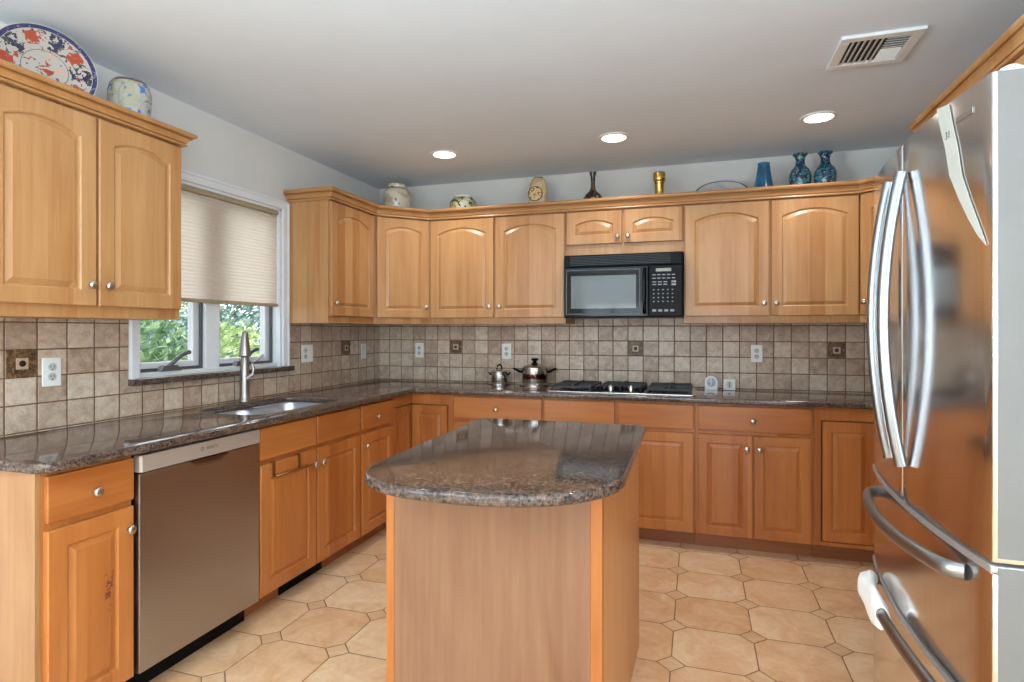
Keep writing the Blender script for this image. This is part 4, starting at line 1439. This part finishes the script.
o = MB().lathe([(0.050, 0), (0.056, 0.004), (0.066, 0.05), (0.070, 0.11), (0.069, 0.17), (0.060, 0.225), (0.046, 0.262), (0.036, 0.274), (0.030, 0.276), (0.028, 0.266)], n=40).build('vase_body', tan, t, smooth=True)
o.scale = (1, 0.72, 1)
Mr = Matrix.Translation((-0.008, -0.0495, 0.150)) @ Matrix.Rotation(math.radians(-2), 4, 'X')
md = MB().lathe([(0.050, 0.006), (0.050, -0.002), (0.044, -0.004), (0.040, -0.001), (0.020, -0.003), (0.002, -0.004)], axis='y', n=36).build('medallion', painted('medallion_relief', (214, 190, 140), [((150, 110, 66), 0.55)], 60), t, smooth=True)
md.matrix_local = Mr
MB().lathe([(0.053, 0.005), (0.053, -0.003), (0.048, -0.0045), (0.048, 0.004)], axis='y', n=36, cap=False).build('medallion_ring', plain('ring_brown', (76, 52, 36), 0.5), t, smooth=True).matrix_local = Mr
t = orn('bottle_vase', 1.803, -0.235, CTOP, 'dark long-necked bottle vase with gold flecks', 'vase')
MB().lathe([(0.040, 0), (0.046, 0.004), (0.062, 0.04), (0.068, 0.085), (0.066, 0.104), (0.052, 0.126), (0.032, 0.143), (0.020, 0.160), (0.0155, 0.185), (0.0150, 0.215), (0.017, 0.250), (0.023, 0.266), (0.024, 0.282), (0.019, 0.284), (0.015, 0.27)], n=36).build('vase_body', painted('dark_gold', (44, 36, 28), [((104, 78, 40), 0.60), ((150, 126, 84), 0.68)], 30), t, smooth=True)
t = orn('brass_vase', 2.248, -0.235, CTOP, 'small polished brass vase above the microwave', 'vase')
MB().lathe([(0.036, 0), (0.038, 0.004), (0.032, 0.02), (0.029, 0.08), (0.029, 0.160), (0.032, 0.168), (0.034, 0.172), (0.034, 0.180), (0.039, 0.186), (0.041, 0.196), (0.041, 0.236), (0.036, 0.242), (0.034, 0.230)], n=36).build('vase_body', brass, t, smooth=True)
t = orn('oval_platter', 2.641, -0.210, CTOP, 'oval plate with dark rim lying behind the crown, left of the teal vase', 'plate')
gp = painted('pale_plate', (196, 192, 188), [((180, 178, 176), 0.5)], 14)
Mp = Matrix.Translation((0, 0.060, 0.094)) @ Matrix.Rotation(math.radians(70), 4, 'X') @ Matrix.Diagonal((1.08, 0.56, 1, 1))
o = MB().lathe([(0.001, 0), (0.09, 0.0), (0.150, 0.012), (0.150, 0.008), (0.09, -0.005), (0.001, -0.005)], n=48).build('plate', gp, t, smooth=True)
o.matrix_local = Mp
o = MB().lathe([(0.148, 0.0125), (0.156, 0.0145), (0.157, 0.010), (0.1505, 0.0075)], n=48, cap=False).build('rim', plain('rim_dark', (58, 56, 62), 0.3), t, smooth=True)
o.matrix_local = Mp
t = orn('flared_vase', 2.890, -0.235, CTOP, 'plain teal blue flared vase, left of the paired urn vases', 'vase')
tt = NT('teal_glaze')
x, y, z = tt.xyz(tt.obj())
tt.color(tt.ramp(tt.noise(tt.obj(), 14, 3), [(0.3, lin((24, 78, 112))), (0.7, lin((44, 116, 152)))]))
tt.set(0.25, 0, 0.5, 0.3)
MB().lathe([(0.066, 0), (0.068, 0.004), (0.064, 0.04), (0.056, 0.10), (0.046, 0.16), (0.039, 0.21), (0.036, 0.240), (0.037, 0.248), (0.033, 0.248), (0.032, 0.24)], n=40).build('vase_body', tt.m, t, smooth=True)
urn_m = painted('cloisonne', (24, 54, 70), [((48, 118, 138), 0.50), ((120, 150, 132), 0.60), ((34, 42, 96), 0.60), ((150, 146, 96), 0.68)], 40, rough=0.16)
t = orn('urn_vase', 3.100, -0.235, CTOP, 'dark teal enamel urn vase, left one of the pair', 'vase')
MB().lathe([(0.044, 0), (0.047, 0.004), (0.047, 0.014), (0.052, 0.05), (0.061, 0.10), (0.0645, 0.14), (0.062, 0.165), (0.050, 0.190), (0.036, 0.204), (0.028, 0.220), (0.0255, 0.240), (0.028, 0.262), (0.038, 0.276), (0.043, 0.282), (0.043, 0.288), (0.036, 0.288), (0.026, 0.27)], n=44).build('vase_body', urn_m, t, smooth=True)
t2 = copy_tree(t)
t2.location.x = 3.240
t2.rotation_euler.z = 1.3
t2['label'] = 'dark teal enamel urn vase, right one of the pair, nearest the refrigerator'

# =================================================================== garden outside the window
gm = plain('lawn', (128, 134, 108), 0.9, var=0.2, scale=3)
gr = MB().box(-26, -0.6, -16, 14, -0.9, -0.7).build('ground', gm)
gr['kind'] = 'structure'
def leaf_mat(name, a, b):
    tt = NT(name)
    tt.color(tt.ramp(tt.white(tt.vmath('SNAP', tt.obj(), (0.12, 0.12, 0.12))), [(0.0, lin(a)), (1.0, lin(b))]))
    tt.b.inputs['Subsurface Weight'].default_value = 0.0
    return tt.set(0.55, 0, 0.3)
leafs = [leaf_mat('leaf_green', (96, 128, 92), (172, 198, 148)), leaf_mat('leaf_lime', (160, 186, 118), (214, 226, 170)), leaf_mat('leaf_blue_green', (104, 134, 124), (168, 188, 178))]
bark = plain('bark', (96, 78, 62), 0.9, var=0.2)
def shrub(x, y, r, h, lm, label, seed, n=2200, name='garden_shrub'):
    t = thing(name, (x, y, -0.7), 0, label, 'shrub', 'shrubs outside the window')
    rg = random.Random(seed)
    m = MB()
    for k in range(n):
        while True:
            p = Vector((rg.uniform(-1, 1), rg.uniform(-1, 1), rg.uniform(-1, 1)))
            if 0.25 < p.length < 1: break
        q = Vector((p.x*r*(1+0.2*math.sin(5*p.z)), p.y*r, h*0.55+p.z*h*0.45))
        s = rg.uniform(0.04, 0.085)*(0.7+0.25*r)
        a = Vector((rg.uniform(-1, 1), rg.uniform(-1, 1), rg.uniform(-1, 1))).normalized()
        b = a.orthogonal().normalized()
        c = a.cross(b)
        vs = [m.bm.verts.new(q+b*(s*u)+c*(s*0.5*w_)) for u, w_ in ((-1, 0), (0, -1), (1, 0), (0, 1))]
        m.bm.faces.new(vs)
    m.build('foliage', leafs[lm], t)
    MB().tube([(0, 0, 0), (0.03, 0.02, h*0.3), (0, 0.05, h*0.6)], [0.06*r, 0.05*r, 0.03*r], n=8).build('trunk', bark, t)
shrub(-3.6, 2.35, 0.72, 2.15, 1, 'lime green shrub seen through the right window pane', 1, 2600)
shrub(-3.4, 0.55, 0.95, 2.25, 0, 'leafy green shrub seen through the left window pane', 2, 3400)
shrub(-6.2, 3.05, 1.25, 2.55, 2, 'blue-green tree filling the left pane behind the leafy shrub', 3, 4200, 'garden_tree')
shrub(-6.0, 6.0, 1.45, 3.1, 2, 'tall blue-green tree behind the lime shrub', 4, 4600, 'garden_tree')
shrub(-9.5, 6.6, 1.7, 3.2, 0, 'broad green tree far back between the nearer trees', 5, 3600, 'garden_tree')
shrub(-6.0, -0.9, 1.5, 3.0, 0, 'green tree at the near end of the garden, left of the leafy shrub', 6, 3600, 'garden_tree')
